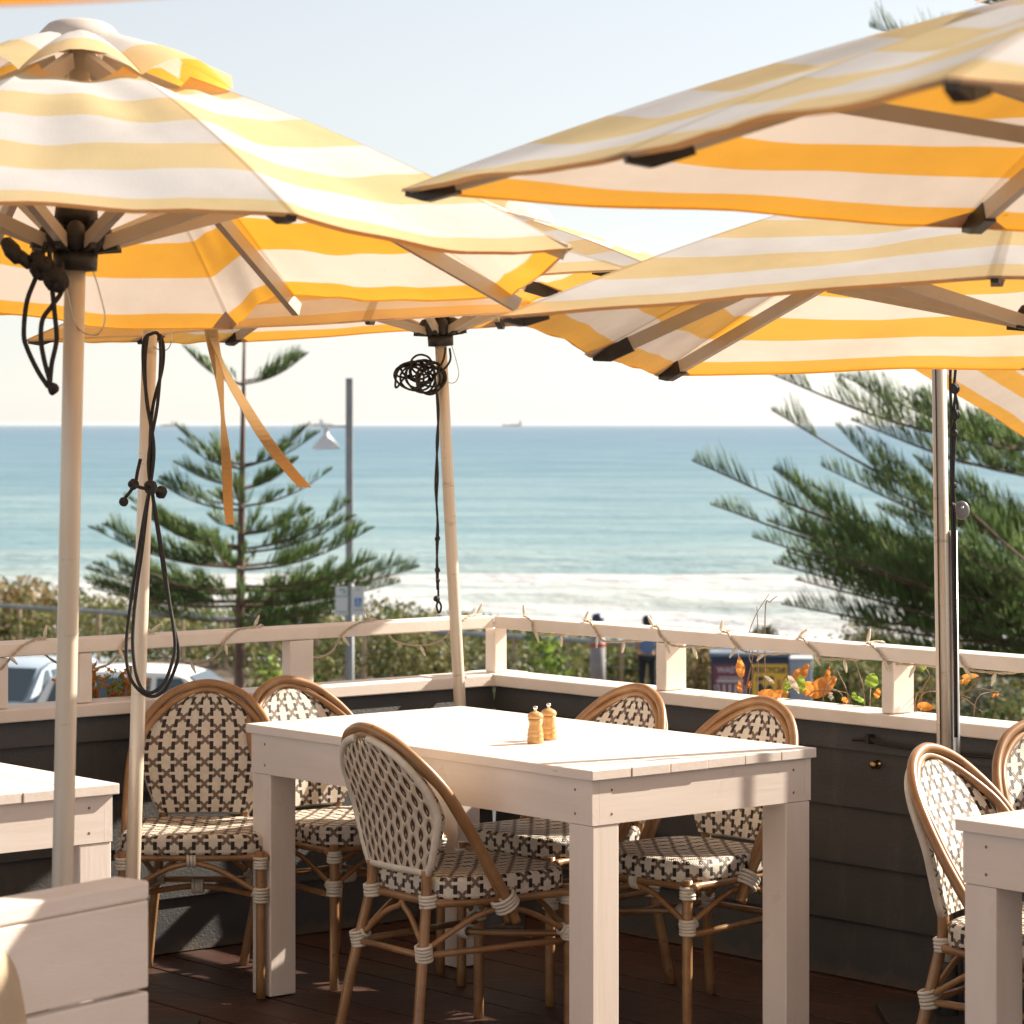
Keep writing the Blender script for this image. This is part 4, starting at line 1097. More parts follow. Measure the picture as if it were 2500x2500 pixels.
plant('tangled dry twigs with orange leaves beside the chrome pole', 2290, 4,
      [(2350, 1652, .9, -.1, 40, 14, O), (2295, 1665, -.2, -1, 28, 16, O), (2240, 1722, .8, .1, 40, 22, O), (2250, 1640, .1, -1, 34, 20, G_), (2370, 1660, -.6, .2, 34, 14, O), (2420, 1700, .8, -.2, 20, 8, O)],
      [[(2235, 1710), (2260, 1690), (2320, 1690), (2370, 1705)], [(2240, 1720), (2290, 1680), (2350, 1690), (2390, 1660)], [(2250, 1700), (2270, 1650), (2250, 1620), (2262, 1600)], [(2300, 1720), (2340, 1700), (2380, 1680), (2440, 1690)], [(2340, 1710), (2400, 1740)], [(2380, 1720), (2420, 1690), (2450, 1700)]])
plant('small orange twiggy plant above the left wall, in front of the white car', 282, 5,
      [], [], bfrac=-0.16) if False else None
def tuft(label, centre, mats, n, h, seed, w_=0.14):
    q = random.Random(seed); t = thing('planter_plant', label, 'plant', centre, 0, 'dry plants in the planter outside the wall')
    tw = MB(); lf = MB()
    for i in range(n):
        b = Vector((q.uniform(-w_, w_), q.uniform(-.05, .05), 0)); tip = b * 1.25 + Vector((q.uniform(-.04, .04), q.uniform(-.03, .03), h * q.uniform(.5, 1) * (1 - (abs(b.x) / w_) ** 2 * .5)))
        tw.tube([b * .6, b.lerp(tip, .5) + Vector((q.uniform(-.01, .01), 0, 0)), tip], [.0018, .0014, .0008], 4)
        for j in range(14):
            p = b.lerp(tip, q.uniform(.4, 1)); leaf(lf, p, (q.uniform(-1, 1), q.uniform(-1, 1), q.uniform(.2, 1)), q.uniform(.018, .036), .010, 0, (q.uniform(-1, 1), -1, .3), q.randrange(len(mats)))
    tw.build('twigs', M_twig, t); lf.build('foliage', mats, t)
kk = (278 - 1250) / F; bb = (C0.x - DR.x * .17 - kk * (C0.y - DR.y * .17)) ; bb = bb / (-(DL.x - kk * DL.y))
tuft('small orange twiggy plant above the left wall, in front of the white car', T(-0.17, bb, 0.60), [M_lorange, M_lorange, M_lgreen], 60, 0.29, 8)
kk = (905 - 1250) / F
# fallen leaves on the deck
for px, py, lab in ((1312, 2240, 'fallen brown leaf on the deck under the table, the largest one'), (1198, 2272, 'small fallen orange leaf on the deck beneath the front chair'), (1300, 2290, 'fallen tan leaf on the deck under the middle table, flat on the boards'), (2160, 2398, 'fallen leaf on the deck at the foot of the dark wall')):
    Yd = F * HCAM / (py - HZ); p = P(px, py, Yd); mb = MB(); a = rnd.uniform(0, 6)
    leaf(mb, (0, 0, 0.004), (math.cos(a), math.sin(a), 0.12), 0.055, 0.03, 0.012, (0, 0, 1))
    o = mb.build('dry_leaf', M_lorange); o.location = p; tag(o, lab, 'leaf', 'fallen leaves on the deck')

# ================================================================== BEYOND THE TERRACE
# ------------------------------------------------------------------ handrail fence along the dune
fa, fb = Vector((-12.7, 71.3, 0)), Vector((7.35, 55.0, 0)); fd = (fb - fa).normalized()
fence = thing('handrail_fence', 'grey metal handrail fence with cream posts running along the dune scrub', 'fence', fa, 0)
M_galv = simple('galvanised_rail', (0.36, 0.40, 0.44), (0.28, 0.31, 0.35), 0.4, 2, metal=0.4)
M_fpost = simple('cream_fence_post', (0.50, 0.38, 0.26), (0.42, 0.31, 0.20), 0.7, 3)
zt = HCAM - 4.48
MB().tube([fd * -8 + Vector((0, 0, zt)), fd * 13 + Vector((0, 0, zt)), fd * 36 + Vector((0, 0, zt))], 0.055, 8).build('top_rail', M_galv, fence)
mb = MB()
for dz in (0.25, 0.5, 0.75): mb.tube([fd * -8 + Vector((0, 0, zt - dz)), fd * 36 + Vector((0, 0, zt - dz))], 0.007, 5)
mb.build('wires', M_galv, fence)
q = random.Random(2); s_ = -7.5
while s_ < 35:
    MB().box(fd * s_ + Vector((0, 0, zt - 0.72)), (0.085, 0.085, 1.44), bevel if False else None).build('post', M_fpost, fence); s_ += 1.42 if q.random() > .15 else 0.6

# ------------------------------------------------------------------ foliage helpers
def leaf_cloud(mb, c, rad, n, size, q, mats=1, low=-0.35, seed=0):
    c = Vector(c)
    for i in range(n):
        while True:
            d = Vector((q.uniform(-1, 1), q.uniform(-1, 1), q.uniform(low, 1)))
            if 0.05 < d.length < 1: break
        d.normalize(); rr = q.uniform(0.55, 1.0) ** 0.5
        lump = 1 + 0.38 * noise.noise(Vector((d.x * 2.1, d.y * 2.1, d.z * 2.1 + seed)) ) + 0.16 * noise.noise(Vector((d.x * 6, d.y * 6, d.z * 6 + seed)))
        p = c + Vector((d.x * rad[0], d.y * rad[1], d.z * rad[2])) * rr * lump
        u = Vector((q.uniform(-1, 1), q.uniform(-1, 1), q.uniform(-.2, 1.2))).normalized(); v = u.cross(Vector((q.uniform(-1, 1), q.uniform(-1, 1), q.uniform(-1, 1)))).normalized()
        L = size * q.uniform(0.6, 1.5); W = L * q.uniform(0.28, 0.5)
        b = len(mb.v)
        mb.v += [tuple(p - u * L * .5), tuple(p + v * W * .5), tuple(p + u * L * .5), tuple(p - v * W * .5)]
        mb.face((b, b + 1, b + 2, b + 3), q.randrange(mats))
# dune scrub: a continuous mass behind the fence
q = random.Random(11); mb = MB()
prof_px = [(-400, 1415), (-100, 1412), (0, 1420), (60, 1422), (150, 1440), (300, 1445), (420, 1460), (520, 1485), (620, 1500), (760, 1488), (880, 1460), (960, 1465), (1010, 1468), (1060, 1484), (1120, 1496), (1200, 1511), (1300, 1526), (1420, 1536), (1600, 1546), (1750, 1554), (1900, 1561), (2100, 1566), (2300, 1566), (2500, 1566), (2900, 1566)]
def top_row(px):
    for (x0, y0), (x1, y1) in zip(prof_px, prof_px[1:]):
        if x0 <= px <= x1: return y0 + (y1 - y0) * (px - x0) / (x1 - x0)
    return 1560
px = -380
while px < 2900:
    for lay in range(3):
        fx = (px - 1250) / F
        Yf = (fa.y + (fa.x * -1) * (fd.y / fd.x)) / (1 - fx * fd.y / fd.x)      # distance of the fence line in this column
        Y = Yf + 1.2 + lay * 2.6 + q.uniform(-.6, .6)
        ht = HCAM - (top_row(px + q.uniform(-20, 20)) - HZ) * Y / F
        zt_ = GZ + 0.2 + (ht - GZ - 0.2) * (0.60 + 0.2 * lay) * q.uniform(0.9, 1.05)
        hgt = max(0.5, zt_ - GZ); r_ = q.uniform(0.7, 1.2)
        leaf_cloud(mb, (fx * Y, Y, zt_ - hgt * 0.55), (r_, r_, hgt * 0.62), 360, 0.16, q, 4, -0.9, px * 0.01 + lay)
    px += 62
o = mb.build('dune_scrub', [M_scrub, M_bush3, M_bush1, M_scrub]); tag(o, None, None, kind='stuff')
o['label'] = 'low olive dune scrub in one mass behind the handrail fence'
def bush(label, px, py_top, Y, wpx, mats, seed, n=900, size=0.13):
    q = random.Random(seed); zt_ = HCAM - (py_top - HZ) * Y / F; x = (px - 1250) * Y / F; w_ = wpx * Y / F / 2
    base = Vector((x, Y, GZ)); t = thing('shrub', label, 'shrub', base, 0, 'shrubs in front of the dune')
    mb = MB(); h = zt_ - GZ
    for k_ in range(5):
        a = q.uniform(0, 6.28); c = Vector((math.cos(a) * w_ * .42, math.sin(a) * w_ * .42, h * q.uniform(.42, .62)))
        leaf_cloud(mb, c, (w_ * .66, w_ * .66, h * .46), n // 5, size, q, len(mats), -0.9, seed + k_)
    mb.build('foliage', mats, t)
    mb = MB()
    for k_ in range(6):
        a = q.uniform(0, 6.28); mb.tube([(0, 0, 0), (math.cos(a) * w_ * .3, math.sin(a) * w_ * .3, h * .35), (math.cos(a) * w_ * .6, math.sin(a) * w_ * .6, h * .75)], [.04, .025, .008], 5)
    mb.build('stems', M_bark, t)
bush('olive shrub behind the sign post, left of the leaning pole', 960, 1500, 54, 210, [M_bush3, M_bush1], 21, 1500)
bush('dark green shrub low beside the leaning pole', 1060, 1545, 52, 190, [M_bush3, M_scrub], 22, 1300)
bush('grey green shrub just right of the corner post', 1220, 1590, 50, 230, [M_bush2, M_bush2, M_bush3], 23, 1500)
bush('bright green shrub between the corner post and the grey pillar', 1345, 1545, 53, 150, [M_bush1, M_lgreen, M_bush1], 24, 1300)
bush('bright green shrub beyond the person', 1545, 1590, 60, 150, [M_bush1, M_bush3], 25, 900)
bush('straw coloured shrub left of the waste bin', 1715, 1560, 56, 120, [M_drygrass, M_bush3], 26, 1000)
bush('dark rounded shrub rising above the handrail left of the chrome pole', 2125, 1515, 62, 190, [M_bush2, M_bush3, M_scrub], 27, 1500)
bush('small grey shrub above the handrail over the waste bin', 1868, 1525, 70, 70, [M_bush2], 28, 500)
bush('olive shrub between the recycling bin and the chrome pole', 2060, 1600, 54, 190, [M_bush3, M_bush1], 29, 1300)
bush('pale grey shrub right of the chrome pole', 2430, 1660, 46, 170, [M_bush2, M_bush2], 30, 1300)
bush('green shrub at the right edge below the pine', 2440, 1705, 42, 260, [M_bush1, M_bush3], 31, 1500)
bush('yellow green shrub beside the trunk of the left pine', 640, 1590, 46, 180, [M_bush3, M_bush1, M_lgreen], 32, 1200)
bush('leafy shrub in front of the sign post', 770, 1610, 45, 160, [M_bush1, M_bush3], 33, 1200)
bush('tall straw coloured shrub at the left edge of the scrub', 40, 1418, 73, 200, [M_drygrass, M_drygrass, M_scrub], 34, 1300, 0.2)
# ------------------------------------------------------------------ pines with upswept whorled branches
def pine(label, px, py_base, Y, top_z, tiers, seed, trunk_r, strand=0.42, dens=1.0, lean=0.0):
    """tiers: (z of the whorl, branch length, rise of the tip, number, [explicit headings])"""
    q = random.Random(seed); x0 = (px - 1250) * Y / F; base = Vector((x0, Y, GZ))
    t = thing('norfolk_pine', label, 'tree', base, 0, 'pines by the beach')
    H = top_z - GZ
    cr = MB(); br = MB().tube([(0, 0, -0.1), (lean * .2, 0, H * .35), (lean * .6, 0, H * .7), (lean, 0, H)], [trunk_r, trunk_r * .72, trunk_r * .4, 0.012], 10)
    def strandf(p, d, L, r):
        d = d.normalized(); sx = d.orthogonal().normalized(); sy = d.cross(sx)
        bend = Vector((q.uniform(-.15, .15), q.uniform(-.15, .15), 0.35)) * L
        b = len(cr.v); ang0 = q.uniform(0, 2)
        for k_, (f_, rr) in enumerate(((0, .55), (.45, 1.0), (1.0, .22))):
            c = p + d * (L * f_) + bend * (f_ * f_ * .5)
            for m_ in range(3):
                a = ang0 + m_ * 2.094; cr.v.append(tuple(c + (sx * math.cos(a) + sy * math.sin(a)) * r * rr))
        for k_ in range(2):
            for m_ in range(3):
                m2 = (m_ + 1) % 3; cr.face((b + k_ * 3 + m_, b + k_ * 3 + m2, b + k_ * 3 + 3 + m2, b + k_ * 3 + 3 + m_), 0, True)
    def branch(z, hd, L, rise, droop, depth=0):
        o = Vector((lean * (z - GZ) / H, 0, z - GZ)); h = Vector((math.cos(hd), math.sin(hd), 0)); side = Vector((-h.y, h.x, 0))
        pts = [o, o + h * L * .33 + Vector((0, 0, -droop * .5 + rise * .20)), o + h * L * .66 + Vector((0, 0, -droop * .5 + rise * .52)), o + h * L + Vector((0, 0, rise))]
        c = crom(pts, 8); n = len(c); rb = 0.012 + 0.016 * L / 2.5
        br.tube(c, [rb * (1 - .8 * i / (n - 1)) for i in range(n)], 5)
        def spray(path, dens_, smax):
            tot = sum((path[i + 1] - path[i]).length for i in range(len(path) - 1)); m_ = int(tot * 95 * dens_ * dens); ph = q.uniform(0, 50)
            for k_ in range(m_):
                f_ = (k_ + q.random()) / m_; i = min(int(f_ * (len(path) - 1)), len(path) - 2); p = path[i].lerp(path[i + 1], f_ * (len(path) - 1) - i)
                cl = noise.noise(Vector((ph + f_ * tot * 2.6, ph, 0)))
                if f_ < 0.86 and cl < -0.10 and q.random() < 0.80: continue
                d = (path[i + 1] - path[i]).normalized(); s2 = d.cross(Vector((0, 0, 1))).normalized()
                a = q.choice((-1, 1)) * q.uniform(.1, .9)
                v = d * q.uniform(.38, .75) + s2 * a * .50 + Vector((0, 0, 1)) * q.uniform(.6, 1.05)
                taper = min(1.0, (1 - f_) * tot * 2.6 + .14)
                strandf(p, v, smax * taper * q.uniform(.55, 1.05) * (0.72 + 0.75 * max(-.2, cl)), 0.0075 * (0.7 + smax))
        st = 0.18 if L > 1.6 else 0.16
        k0 = int(n * st); spray(c[k0:], 1.0, strand)
        ns = int(L * 2.2)                               # secondary sprays
        for k_ in range(ns):
            f_ = 0.15 + 0.52 * (k_ + q.random() * .7) / max(1, ns); i = int(f_ * (n - 1)); p = c[i]; sg = 1 if k_ % 2 else -1
            l2 = L * (0.36 * (1 - f_) + 0.14) * q.uniform(.75, 1.15); d = (c[min(i + 1, n - 1)] - c[i]).normalized()
            sp = [p, p + (d * .7 + side * sg * .62).normalized() * l2 * .5 + Vector((0, 0, .02)), p + (d * .85 + side * sg * .5).normalized() * l2 + Vector((0, 0, rise * .18 + .12 * l2))]
            c2 = crom(sp, 5); br.tube(c2, [.010 - .0065 * j / (len(c2) - 1) for j in range(len(c2))], 4); spray(c2[2:], 0.9, strand * .85)
    for (z, L, rise, num, heads) in tiers:
        hs_ = list(heads) + [q.uniform(0, 6.28) + 6.28 * k_ / max(1, num) for k_ in range(num)]
        for hd in hs_:
            ll = L * q.uniform(.85, 1.1); branch(z + q.uniform(-.06, .06), hd, ll, rise * q.uniform(.8, 1.2), 0.05 * ll)
    br.build('trunk', M_bark, t); cr.build('crown', M_pine, t)
    return t
def zrow(py, Y): return HCAM - (py - HZ) * Y / F
YL = 42.0
tl = []
for py, L, rise, num, heads in ((935, 1.15, 0.58, 1, (3.05, 0.12, 0.75)), (1143, 1.28, 0.62, 1, (3.0, 3.5, 0.1, 0.5)), (1195, 1.15, 0.45, 1, (3.3, -.3)), (1238, 1.45, 0.55, 1, (2.9, 0.15, 3.6)),
                                (1300, 1.25, .40, 4, ()), (1345, 2.0, 0.72, 3, (3.05, 0.1, -.35)), (1392, 2.45, 0.66, 4, (3.2, -.05)), (1440, 2.75, 0.46, 5, (3.0, 0.08)), (1475, 2.6, 0.30, 5, (0.05, 3.2)), (1510, 2.0, .22, 5, (3.05, 0)), (1540, 1.6, .12, 4, ())):
    tl.append((zrow(py, YL), L * .875, rise * .875, num, heads))
pine('small pine with bare gaps between its upswept tiers, behind the two thin poles', 582, 1690, YL, zrow(700, YL), tl, 41, 0.095, 0.36, 0.85, 0.10)
YRt = 36.0; PXR = 2790
tr_ = []
for py, L, rise, num, heads in ((150, 3.3, 0.55, 1, (3.0, 2.5)), (60, 2.7, .7, 1, (3.2,)), (-60, 2.3, .8, 1, (3.1, 3.7)), (330, 3.2, .6, 1, (3.4, 2.8)), (800, 3.9, .75, 2, (3.0,)), (1110, 4.4, 1.05, 1, (3.12, 2.8)), (1190, 3.5, .9, 1, (3.3, 2.6)), (1330, 4.9, 1.42, 1, (3.16,)), (1365, 4.0, 1.0, 1, (3.42, 2.85)),
                                (1400, 5.45, 1.30, 1, (3.08,)), (1430, 5.3, 0.95, 1, (3.2, 2.95)), (1450, 4.7, 0.75, 2, (3.35, 2.8)), (1475, 4.95, 0.72, 2, (3.1, 3.5)), (1500, 4.6, 0.52, 2, (3.05, 2.7, 3.3)), (1530, 4.4, 0.40, 2, (3.2, 2.9)), (1560, 4.0, .3, 2, (3.1, 3.4)), (1600, 3.4, .1, 2, (3.0, 3.3)), (1640, 3.0, -.1, 1, (2.9,))):
    tr_.append((zrow(py, YRt), L, rise, num, heads))
pine('large pine on the right behind the chrome pole, long upswept branches over the sea', PXR, 1800, YRt, zrow(-420, YRt), tr_, 43, 0.20, 0.46, 0.52, 0.0)

# ------------------------------------------------------------------ lamp post, sign post, pillar
YP = 55.0
b = P(853, 1700, YP); b.z = GZ + .5
M_lgrey = simple('grey_steel', (0.30, 0.31, 0.32), (0.24, 0.25, 0.26), 0.5, 3)
M_lwhite = simple('white_enamel', (0.75, 0.75, 0.74), None, 0.4)
lp = thing('street_lamp', 'tall square grey street lamp with a conical white shade on a side arm', 'street lamp', b, 0)
def rel(px, py, Y=YP): return P(px, py, Y) - b
mb = MB().box((0, 0, (zrow(923, YP) - b.z) / 2), (0.135, 0.135, zrow(923, YP) - b.z)); mb.build('post', M_lgrey, lp, bevel=0.012)
MB().bar(rel(848, 1041), rel(782, 1041), 0.05, 0.055).build('arm', M_lwhite, lp)
c = rel(796, 1060)
MB().lathe([(0.05, 0.15), (0.055, 0.0), (0.10, -0.05), (0.22, -0.20), (0.27, -0.27), (0.26, -0.285), (0.20, -0.20), (0.04, -0.06)], c, 24).build('lamp_shade', [M_lwhite], lp)
MB().ball(c + Vector((0, 0, -.17)), (0.07, 0.07, 0.10), 8).build('bulb', M_lwhite, lp)
YS = 38.5; b = P(858, 1690, YS); b.z = GZ
M_sblue = simple('sign_blue', (0.02, 0.20, 0.55), None, 0.4); M_sgreen = simple('sign_green', (0.15, 0.38, 0.28), None, 0.4); M_swhite = simple('sign_white', (0.72, 0.74, 0.74), None, 0.35); M_sgrey = simple('sign_grey', (0.4, 0.42, 0.43), None, .5)
sg_ = thing('sign_post', 'parking sign post with two white panels, one bearing a blue wheelchair symbol', 'sign', b, 0)
def rel(px, py, dy=0.0): return P(px, py, YS + dy) - b
def plate(x0, y0, x1, y1, dy, th, name, m, par): 
    a_, c_ = rel(x0, y0, dy), rel(x1, y1, dy); mb = MB().box((a_ + c_) / 2, (abs(c_.x - a_.x), th, abs(a_.z - c_.z))); return mb.build(name, m, par)
MB().tube([(0, 0, 0), (0, 0, zrow(1424, YS) - GZ)], 0.035, 10).build('post', M_lgrey, sg_)
pl = plate(819, 1432, 849, 1502, -.05, 0.02, 'panel', M_swhite, sg_)
mb = MB()
for pts in ([(829, 1440), (834, 1438), (840, 1440), (843, 1446), (838, 1449)],): mb.tube([rel(x, y, -.064) for x, y in pts], 0.010, 5)
mb.box(rel(835, 1456, -.064), (0.16, .004, .012)); mb.box(rel(835, 1494, -.064), (0.12, .004, .014)); mb.build('emblem', M_sgreen, pl)
pl = plate(858, 1432, 889, 1502, -.05, 0.02, 'panel', M_swhite, sg_)
sq = plate(866, 1460, 882, 1481, -.0625, 0.005, 'blue_square', M_sblue, pl)
mb = MB(); s0 = -.0665
mb.ball(rel(873.5, 1463.2, s0), (.011, .004, .011), 6)
mb.tube([rel(873.5, 1465, s0), rel(874, 1471.5, s0), rel(878, 1471.5, s0), rel(879.5, 1477, s0), rel(881, 1476.5, s0)], 0.0075, 5)
mb.tube([rel(873.5, 1468, s0), rel(877, 1468, s0)], 0.006, 5)
mb.tube([rel(874 + 4.3 * math.cos(a), 1473.5 + 4.3 * math.sin(a), s0) for a in [0.25 + 0.33 * i for i in range(13)]], 0.007, 5)
mb.build('wheelchair_symbol', M_swhite, pl)
mb = MB()
mb.box(rel(874, 1489, -.0625), (0.12, .004, .018)); mb.box(rel(874, 1439, -.0625), (0.05, .004, .02)); mb.build('text_line', M_sgrey, pl)
YG = 57.0; b = P(1459, 1660, YG); b.z = GZ
M_navy = simple('navy_paint', (0.03, 0.045, 0.10), None, 0.4); M_red = simple('red_band', (0.50, 0.05, 0.04), None, 0.5); M_pgrey = simple('pillar_grey', (0.36, 0.35, 0.36), (0.28, 0.27, 0.28), 0.8, 5)
pi_ = thing('pillar', 'grey round pillar with a red band and dark blue dome beyond the handrail', 'pillar', b, 0)
H_ = zrow(1497, YG) - GZ
MB().lathe([(0.155, 0), (0.15, H_ - .16), (0.001, H_ - .158)], seg=20).build('shaft', M_pgrey, pi_)
MB().lathe([(0.154, H_ - .66), (0.158, H_ - .65), (0.158, H_ - .60), (0.154, H_ - .59)], seg=20).build('band', M_red, pi_)
MB().lathe([(0.13, H_ - .157), (0.13, H_ - .12), (0.10, H_ - .03), (0.03, H_)], seg=18).build('dome', M_navy, pi_)

# ------------------------------------------------------------------ bins
def text_mesh(txt, size):
    cu_ = bpy.data.curves.new('t', 'FONT'); cu_.body = txt; cu_.size = size; cu_.extrude = 0.003; cu_.align_x = 'CENTER'; cu_.align_y = 'CENTER'; cu_.offset = size * 0.03
    ob = bpy.data.objects.new('t', cu_); col.objects.link(ob)
    dg = bpy.context.evaluated_depsgraph_get(); me = bpy.data.meshes.new_from_object(ob.evaluated_get(dg))
    col.objects.unlink(ob); bpy.data.objects.remove(ob); return me
def bin_(label, px0, px1, face, word, wordcol, seed, name):
    Yb = 50.0; x0, x1 = (px0 - 1250) * Yb / F, (px1 - 1250) * Yb / F; wd = x1 - x0; zt_ = zrow(1603, Yb); b = Vector(((x0 + x1) / 2, Yb, GZ)); H = zt_ - GZ
    t = thing(name, label, 'bin', b, R(-4), 'bin enclosures by the car park')
    MB().box((0, 0.35, H / 2), (wd, 0.70, H)).build('body', M_navy, t, bevel=0.02)
    MB().box((0, 0.34, H + 0.035), (wd + 0.05, 0.80, 0.07)).build('roof', M_broof, t, bevel=0.02)
    p = MB().box((0, -0.008, H * .5 - .05), (wd - 0.08, 0.014, H - .16)).build('panel', face, t)
    me = text_mesh(word, 0.135); me.materials.append(wordcol); o = bpy.data.objects.new('lettering', me); col.objects.link(o); o.parent = p; o.location = (0, -0.018, H - 0.235); o.rotation_euler = (R(90), 0, 0)
    return t, p, H, wd
M_broof = simple('blue_roof', (0.05, 0.09, 0.16), (0.30, 0.36, 0.42), 0.35, 1.5)
M_maroon = simple('maroon_panel', (0.22, 0.055, 0.075), None, 0.5); M_byel = simple('yellow_panel', (0.92, 0.55, 0.07), None, 0.5); M_bdark = simple('dark_print', (0.035, 0.05, 0.06), None, 0.6); M_bpink = simple('pale_print', (0.62, 0.55, 0.58), None, 0.6)
t, p, H, wd = bin_('maroon waste bin enclosure with a white dustbin picture', 1735, 1829, M_maroon, 'WASTE', M_bpink, 1, 'waste_bin')
mb = MB(); y = -0.018; z0 = H - .95
mb.box((0, y, H - .36), (.40, .006, .022)); mb.box((0, y, H - .42), (.46, .006, .05))
for sx in (-1, 1):
    mb.bar((sx * .20, y, H - .48), (sx * .155, y, z0), 0.006, .03, up=(1, 0, 0)); mb.tube([(sx * .21, y, H - .50), (sx * .26, y, H - .50), (sx * .25, y, H - .60), (sx * .20, y, H - .62)], .012, 5)
for x in (-.09, 0, .09): mb.bar((x * 1.15, y, H - .48), (x * .9, y, z0 + .05), 0.006, .045, up=(1, 0, 0))
mb.box((0, y, z0), (.34, .006, .03)); mb.build('dustbin_picture', M_bpink, p)
t, p, H, wd = bin_('yellow recycling bin enclosure with dark pictures', 1831, 1928, M_byel, 'RECYCLE', M_bdark, 2, 'recycle_bin')
mb = MB()
def blob(pts): mb.poly([(x, -0.016, H - .30 - z) for x, z in pts][::-1], 0.006)
blob([(-.24, .06), (-.12, .04), (-.10, .10), (-.22, .14)]); blob([(-.06, .05), (.06, .04), (.07, .10), (-.05, .11)]); blob([(-.22, .18), (-.15, .15), (-.08, .26), (-.02, .18), (.05, .22), (.0, .36), (-.10, .42), (-.20, .34)]); blob([(-.22, .52), (-.02, .52), (-.02, .55), (-.22, .55)])
mb.build('picture', M_bdark, p)
mb = MB(); blob([(.13, .10), (.17, .10), (.18, .22), (.20, .28), (.20, .44), (.12, .44), (.12, .28), (.14, .22)]); mb.tube([(.235 + .04 * math.cos(a), -.018, H - .235 + .04 * math.sin(a)) for a in [i * .6 for i in range(9)]], .010, 5); mb.build('picture', simple('rust_print', (.42, .14, .04), None, .6), p)
Yb = 51.0; b = P(1955, 1640, Yb); b.z = GZ; H = zrow(1612, Yb) - GZ
t = thing('cabinet', 'pale blue grey cabinet standing right of the recycling bin', 'cabinet', b, R(-4))
MB().box((0, 0.3, H / 2), (0.40, 0.6, H)).build('body', simple('pale_cabinet', (0.50, 0.56, 0.62), None, .5), t, bevel=.02); MB().box((0, .3, H + .02), (.44, .64, .04)).build('lid', M_swhite, t, bevel=.01); MB().box((0.12, -.006, H * .6), (.03, .014, .14)).build('handle', M_lgrey, t)

